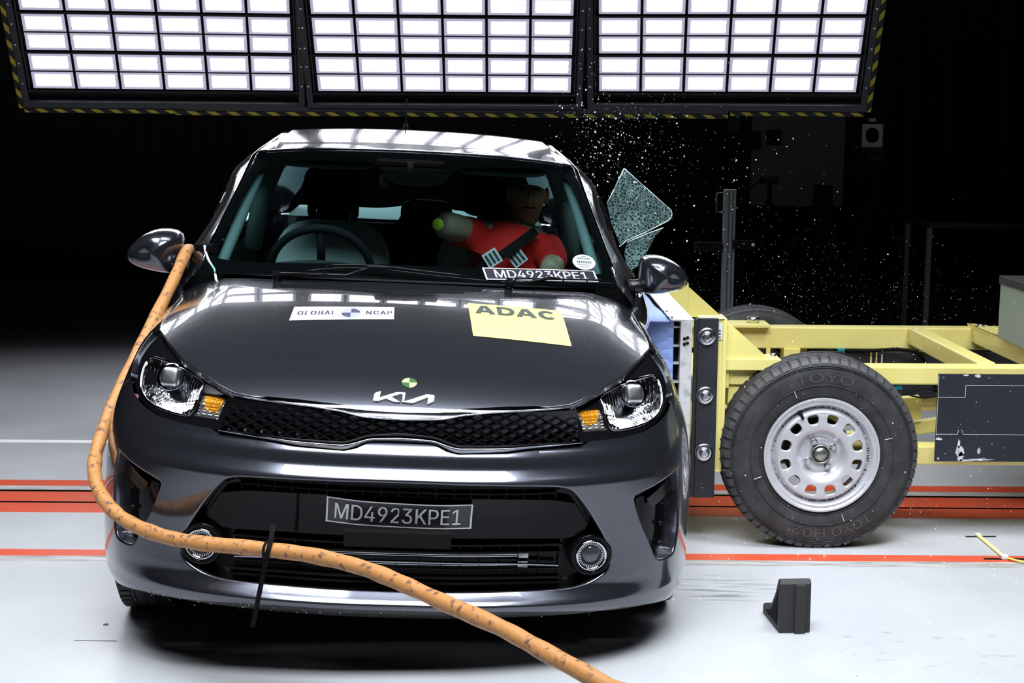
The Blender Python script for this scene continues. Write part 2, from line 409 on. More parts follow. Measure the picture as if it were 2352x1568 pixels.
# body sides with rear end, one panel each side
RARCH = [(SRW+.345*cos(a), .30+.345*sin(a)) for a in [radians(-16+212*i/18) for i in range(19)]]
SE = SS[-1]-.002
BS = [(SD+.004, .2)]+[(SRW-.36, .2)]+RARCH[::-1]+[(SRW+.36, .2), (SE, .25)]+[(SE+(SD+.004-SE)*k/30, ztop(SE+(SD+.004-SE)*k/30)) for k in range(31)]
for sg in (1, -1):
    patch('body_side', BS if sg > 0 else mirror(BS), [], S, fas_n, M['paint'], car, .05, 0, (-1,), (.002, .02))
# bonnet
HB = [(0, .0885), (.03, .089), (.075, .090), (.108, .092), (.135, .1005), (.163, .1085), (.21, .1135), (.255, .118), (.31, .13), (.362, .1345), (.415, .144), (.46, .157), (.505, .19), (.556, .244), (.63, .34), (.70, .485), (.746, .616)]
HSIDE = [(S(s_at_y(y), ztop(s_at_y(y))).x-.004, y) for y in (.75, .9, 1.0, 1.06)]+[(.775, 1.13)]
HREAR = [(.755, 1.16), (.66, 1.115), (.4, 1.062), (.2, 1.048), (0, 1.044)]
hb = HB+HSIDE+HREAR
hood = patch('bonnet', hb+mirror(hb[1:-1]), [], Hood, hood_n, M['paint'], car, .022, 0, (-1,), (.004, .02))
# panel-gap backing under the bonnet and behind the lamps
mb = MB(); mb.grid(lambda u, v: Hood((u-.5)*(.62+.78*min(1, v*1.6)), .30+v*.84)-Vector((0, 0, .06)), 10, 10); mb.build('engine_bay_cover', M['matte'], car)
# ---------------------------------------------------------------- grille
def surf_off(off): return lambda s, z: S(s, z)+fas_n(s, z)*off
def ribbon(mb, pts_sz, off, w_, n=8, sect=None, dz=0):
    """tube following the fascia along (s,z) points"""
    pts = [S(s, z)+fas_n(s, z)*off for s, z in pts_sz]
    mb.tube(pts, w_, n)
def interp(pl, n):
    f = crspline([p[0] for p in pl], [p[1] for p in pl]); a, b = pl[0][0], pl[-1][0]
    return [(a+(b-a)*i/n, f(a+(b-a)*i/n)) for i in range(n+1)]
def lin(pl, x):
    for a, b in zip(pl, pl[1:]):
        if x <= b[0]: 
            t = (x-a[0])/(b[0]-a[0]); return a[1]+(b[1]-a[1])*t
    return pl[-1][1]
def sm_line(pl, x, h=.012): return sum(lin(pl, max(pl[0][0], min(pl[-1][0], abs(x+k*h)))) for k in (-1, -.5, 0, .5, 1))/5
TOPE = [(0, .760), (.109, .7625), (.165, .7735), (.30, .780), (.515, .7815)]
TOPL = [(0, .738), (.109, .741), (.166, .753), (.25, .761), (.35, .7655), (.515, .769)]
MBOT = [(0, .7105), (.085, .7035), (.10, .700), (.154, .681), (.28, .682), (.40, .685), (.53, .6845)]
GOUT = [(0, .683), (.087, .681), (.12, .667), (.155, .6595), (.295, .663), (.37, .669), (.53, .6775)]
def strip(name, lo, hi, mat, parent, off_mid, off_edge, xs=.513, nu=90, nv=8, mid=.5, wedge=False):
    mb = MB()
    def f(u, v):
        x = (u*2-1)*xs; a, b = sm_line(lo, x), sm_line(hi, x); z = a+(b-a)*v
        o = off_edge+(off_mid-off_edge)*(1-abs((v-mid)/(mid if v < mid else 1-mid))**2.4) if not wedge else (-.002+.016*v/.15 if v < .15 else .014-.010*(v-.15)/.85)
        return S(x, z)+fas_n(x, z)*o
    mb.grid(f, nu, nv); return mb.build(name, mat, parent)
grille = empty('grille', (0, 0, 0)); grille.parent = car
strip('grille_chrome_bar', TOPL, TOPE, M['smoke'], grille, .012, -.004, .512, nv=14, wedge=True)
strip('grille_lower_moulding', GOUT, [(x, (lin(GOUT, x)*.45+lin(MBOT, x)*.55)) for x in [i*.53/40 for i in range(41)]], M['smoke'], grille, .012, -.002, .535)
strip('grille_lower_frame', [(x, (lin(GOUT, x)*.45+lin(MBOT, x)*.55)) for x in [i*.53/40 for i in range(41)]], MBOT, M['gloss'], grille, .006, -.004, .533)
tag(grille.children[0], 'smoked chrome bar')
bk = [(0, .74), (.1, .742), (.166, .755), (.35, .768), (.524, .772), (.535, .683), (.40, .683), (.28, .68), (.154, .68), (.09, .70), (0, .709)]
def gback(s, z): q = S(s, .712); return Vector((q.x, q.y+.012, z))
def gback_n(s, z):
    n = nrm(gback, s, z); return n if n.y < 0 else -n
patch('grille_back_plate', bk+mirror(bk[1:-1]), [], gback, gback_n, P('grille plate', (.24, .24, .26), .16, 1), grille, .02, 0)
mb = MB(); mb.smooth = True
CW, CH = .054, .0123
for j in range(-2, 10):
    for i in range(-12, 13):
        cx = (i+(.5 if j % 2 else 0))*CW; cz = .678+j*CH
        seg = [((cx-CW/2, cz), (cx-CW*.17, cz+CH*.72)), ((cx-CW*.17, cz+CH*.72), (cx+CW*.17, cz+CH*.72)), ((cx+CW*.17, cz+CH*.72), (cx+CW/2, cz)), ((cx-CW/2, cz), (cx-CW*.17, cz-CH*.72)), ((cx+CW*.17, cz-CH*.72), (cx+CW/2, cz))]
        for a, b in seg:
            m_ = ((a[0]+b[0])/2, (a[1]+b[1])/2)
            if abs(m_[0]) > .525 or not (sm_line(MBOT, m_[0])-.002 < m_[1] < sm_line(TOPL, min(.51, abs(m_[0])))+.004): continue
            n1, n2 = fas_n(*a), fas_n(*b); A, B = S(*a), S(*b)
            d = (B-A).normalized(); u = d.cross(n1)*.0018
            vs = [A+n1*.003+u, A+n1*.003-u, B+n2*.003-u, B+n2*.003+u, A-n1*.016+u*2, A-n1*.016-u*2, B-n2*.016-u*2, B-n2*.016+u*2]
            mb.add(vs, [(0, 1, 2, 3), (0, 3, 7, 4), (1, 5, 6, 2)], False)
mb.build('grille_mesh', M['gloss'], grille, fix=True)
# ---------------------------------------------------------------- headlamps
REFL = smooth_poly([(1.04, .834), (.93, .835), (.79, .824), (.664, .8015), (.67, .783), (.655, .751), (.664, .716), (.68, .708), (.757, .7095), (.876, .7205), (.957, .7405), (.995, .763), (1.032, .80), (1.05, .822)], it=1)
AMB = [(.652, .777), (.543, .775), (.557, .710), (.650, .711)]
for sg in (1, -1):
    mm = (lambda p: p) if sg > 0 else mirror
    hl = empty('headlamp', (0, 0, 0)); hl.parent = car
    patch('lamp_lens', mm(HL), [], S, fas_n, M['lens'], hl, .016, .003)
    patch('lamp_bezel', mm(HL), [mm(REFL), mm(AMB)], S, fas_n, M['gloss'], hl, .016, -.012, (0, 1), (.003, .035))
    sh = lambda k: (lambda s, z: S(s, z)+fas_n(s, z)*(-.016))
    # fluted reflector bowl
    def rf(s, z, sg=sg):
        a = abs(s); d = hypot((a-.842)/.19, (z-.775)/.07)
        base = -.020-.055*max(0, 1-d*d*.8)
        fl = .0075*abs(sin(a*165+1.2*sin(z*60)))*min(1, max(0, (d-.30)*4))
        fl2 = .0022*abs(sin(z*110))*min(1, max(0, (d-.38)*4))
        return S(s, z)+fas_n(s, z)*(base+fl+fl2)
    def rn(s, z):
        n = nrm(rf, s, z, 8e-4); return n if n.dot(fas_n(s, z)) > 0 else -n
    patch('reflector', mm(REFL), [], rf, rn, M['bowl'], hl, .005)
    # bright rim of the reflector
    mb = MB(); L = dens(mm(REFL), .012); mb.tube([S(a, b)+fas_n(a, b)*-.0125 for a, b in L], .0042, 8, closed=True); mb.build('reflector_rim', M['chrome'], hl)
    c = S(sg*.842, .796); n = fas_n(sg*.842, .79); n = (n+Vector((0, -1.5, 0))).normalized()
    R = n.to_track_quat('Z', 'Y').to_matrix()
    mb = MB(); mb.ellipsoid(c-n*.030, (.026, .028, .020), 20, 10, R, .45); mb.build('bulb_shield', P('bulb cap', (.9, .9, .92), .3, 1), hl)
    mb = MB(); mb.lathe([(.030, -.045), (.040, -.03), (.041, -.026), (.034, -.028)], 28, 'z'); 
    for i, v in enumerate(mb.v): mb.v[i] = c+R @ v
    mb.build('bulb_ring', M['chrome'], hl)
    c2 = S(sg*.875, .752); mb = MB(); mb.cyl(c2-n*.045, c2-n*.018, .011, 16); mb.cyl(c2-n*.02, c2-n*.012, .007, 14); mb.build('parking_bulb', M['clearrib'], hl)
    def ri(s, z): return S(s, z)+fas_n(s, z)*(-.022+.003*abs(sin(z*330))+.001*abs(sin(s*500)))
    def rin(s, z):
        q = nrm(ri, s, z, 8e-4); return q if q.dot(fas_n(s, z)) > 0 else -q
    patch('indicator_reflector', mm(AMB), [], ri, rin, M['clearrib'], hl, .005)
    am = [(.640, .776), (.556, .7745), (.566, .742), (.575, .728), (.615, .733), (.632, .752)]
    patch('indicator_amber_part', mm(am), [], lambda s, z: ri(s, z)+fas_n(s, z)*.0015, rin, M['amber'], hl, .005)  # amber coloured part of the ribbed clear indicator
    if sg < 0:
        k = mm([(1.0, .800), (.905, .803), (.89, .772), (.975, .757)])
        patch('dark_reflection_patch', k, [], S, fas_n, M['gloss'], hl, .01, -.016)  # a dark reflection in this headlamp, painted in as a black patch
    tag(hl, None)
# ---------------------------------------------------------------- intake, vents, fog lamps
intake = empty('lower_intake'); intake.parent = car
big = [(a*1.03, .42+(b-.42)*1.1) for a, b in INT]
patch('intake_back_panel', big+mirror(big[1:-1]), [], lambda s, z: S(s, min(.59, max(.25, z))), fas_n, M['gloss'], intake, .03, -.058)
mb = MB()
def hbar(mb, s0, s1, zf, off, hz, dn, n=40):
    sec = [(-hz/2, 0), (hz/2, 0), (hz/2, -dn), (-hz/2, -dn)]; rings = []
    for i in range(n+1):
        s = s0+(s1-s0)*i/n; z = zf(s) if callable(zf) else zf; p = S(s, z); q = fas_n(s, z); q = Vector((q.x, q.y, 0)).normalized()
        rings.append([p+q*(off+b)+Vector((0, 0, a)) for a, b in sec])
    vs = [p for r in rings for p in r]; fs = []
    for i in range(n):
        for k in range(4): fs.append((i*4+k, i*4+(k+1) % 4, i*4+4+(k+1) % 4, i*4+4+k))
    fs += [(0, 1, 2, 3), (n*4+3, n*4+2, n*4+1, n*4)]
    mb.add(vs, fs, False)
for z, h in ((.572, .006), (.553, .006)): hbar(mb, -.45, .45, z, -.02, h, .03)
for i in range(-9, 10): 
    s = i*.05; p = S(s, .555); q = fas_n(s, .555); mb.box(p-q*.04+Vector((0, 0, -.005)), (.005, .02, .05))
mb.build('upper_slats', M['gloss'], intake, bevel=.001)
for a, b in ((-.353, -.285), (-.272, -.205), (-.193, -.15), (.153, .205), (.215, .272), (.282, .33), (.342, .382), (.39, .432)):
    mb = MB(); zc = .535+(.003 if a > 0 else 0)
    def vf(u, v, a=a, b=b, zc=zc):
        s = a+(b-a)*u; z = zc-.008+.016*v; return S(s, z)+fas_n(s, z)*(-.045+.0007*abs(sin(v*pi*5))+.0004*sin(u*60))+Vector((0, -.0, 0))
    mb.grid(vf, 30, 20); mb.build('radiator_fin_window', M['bowl'], intake)
# plain middle panel carrying the plate
mid = [(0, .520), (.44, .512), (.52, .50), (.575, .44), (.56, .405), (.5, .398), (0, .400)]
patch('plate_panel', mid+mirror(mid[1:-1]), [], S, fas_n, M['gloss'], intake, .025, -.034, (-1,), (.004, .02))
mb = MB(); 
for z, o in ((.385, -.036), (.361, -.04), (.312, -.04), (.287, -.038), (.272, -.036)): hbar(mb, -.50, .50, z, o, .006, .02)
for i in range(-8, 9): p = S(i*.062, .33); q = fas_n(i*.062, .33); mb.box(p-q*.056, (.004, .012, .12))
mb.build('lower_slats', M['gloss'], intake, bevel=.0012)
mb = MB(); hbar(mb, -.49, .49, lambda s: .334-.01*(abs(s)/.5)**3, -.026, .006, .012, 60); mb.build('bright_strip', M['smoke'], intake, bevel=.0015)
mb = MB()
for zc in (.353, .322):
    for k in range(3):
        hbar(mb, -.20, .365, zc-.006+k*.005, -.050, .0016, .004)
mb.build('radiator_tubes', M['steel'], intake)
mb = MB()
for zc in (.353, .322): 
    p = S(.375, zc); mb.box(p+Vector((0, .05, 0)), (.028, .012, .02))
mb.build('tube_clips', M['camwhite'], intake, bevel=.002)
mb = MB(); mb.box((0, .03, .425), (.29, .03, .045)); mb.build('tow_cover', M['matte'], intake, bevel=.004)
for sg in (1, -1):
    s_, z_ = sg*.586, .357; c = S(s_, z_); ax = (fas_n(s_, z_)+Vector((0, -1.2, 0))).normalized(); R = ax.to_track_quat('Z', 'Y').to_matrix()
    fog = empty('fog_lamp'); fog.parent = car
    def lz(mb):
        for i, v in enumerate(mb.v): mb.v[i] = c+R @ v
        return mb
    mb = MB(); mb.lathe([(.062, -.05), (.062, -.012), (.057, -.004), (.049, -.006), (.046, -.014)], 40, 'z'); lz(mb).build('fog_housing', M['gloss'], fog)
    mb = MB(); mb.lathe([(.047, -.014), (.044, -.004), (.040, -.003), (.037, -.010)], 40, 'z'); lz(mb).build('fog_ring', M['chrome'], fog)
    mb = MB(); n = 48; mb.lathe([(.037, -.011), (.030, -.02)], 48, 'z')
    for k in range(40):
        a = 2*pi*k/40; mb.box((cos(a)*.034, sin(a)*.034, -.013), (.007, .0016, .005), Matrix.Rotation(a, 3, 'Z'))
    lz(mb).build('fog_reflector', M['chrome'], fog)
    mb = MB(); mb.lathe([(.030, -.020), (.026, -.012), (.016, -.006), (.0, -.004)], 40, 'z'); lz(mb).build('fog_lens', P('fog lens', (.05, .055, .06), .08, .3, 1), fog)
    # side vent: recessed back, inner fin
    vent = empty('side_vent'); vent.parent = car
    mm = (lambda p: p) if sg > 0 else mirror
    vb = [( .845+(a-.845)*1.02, .43+(b-.43)*1.02) for a, b in VENT]
    patch('vent_back', mm(vb), [], S, fas_n, M['gloss'], vent, .02, -.048)
    fin = [(.72, .515), (.78, .512), (.80, .50), (.825, .33), (.805, .335), (.775, .40), (.742, .45)]
    patch('vent_fin', mm(fin), [], lambda s, z: S(s, z)-fas_n(s, z)*(.006+.04*max(0, (abs(s)-.72)/.1)), fas_n, M['gloss'], vent, .012)
    sh = [(.80, .50), (.95, .545), (.945, .50), (.83, .47)]
    patch('vent_blade', mm(sh), [], S, fas_n, M['piano'], vent, .02, -.03)
    for z in (.475, .41, .35): mb = MB(); p = S(sg*.90, z); mb.ellipsoid(p-fas_n(sg*.9, z)*.04, (.012, .012, .008), 10, 6); mb.build('vent_clip', M['gloss'], vent)
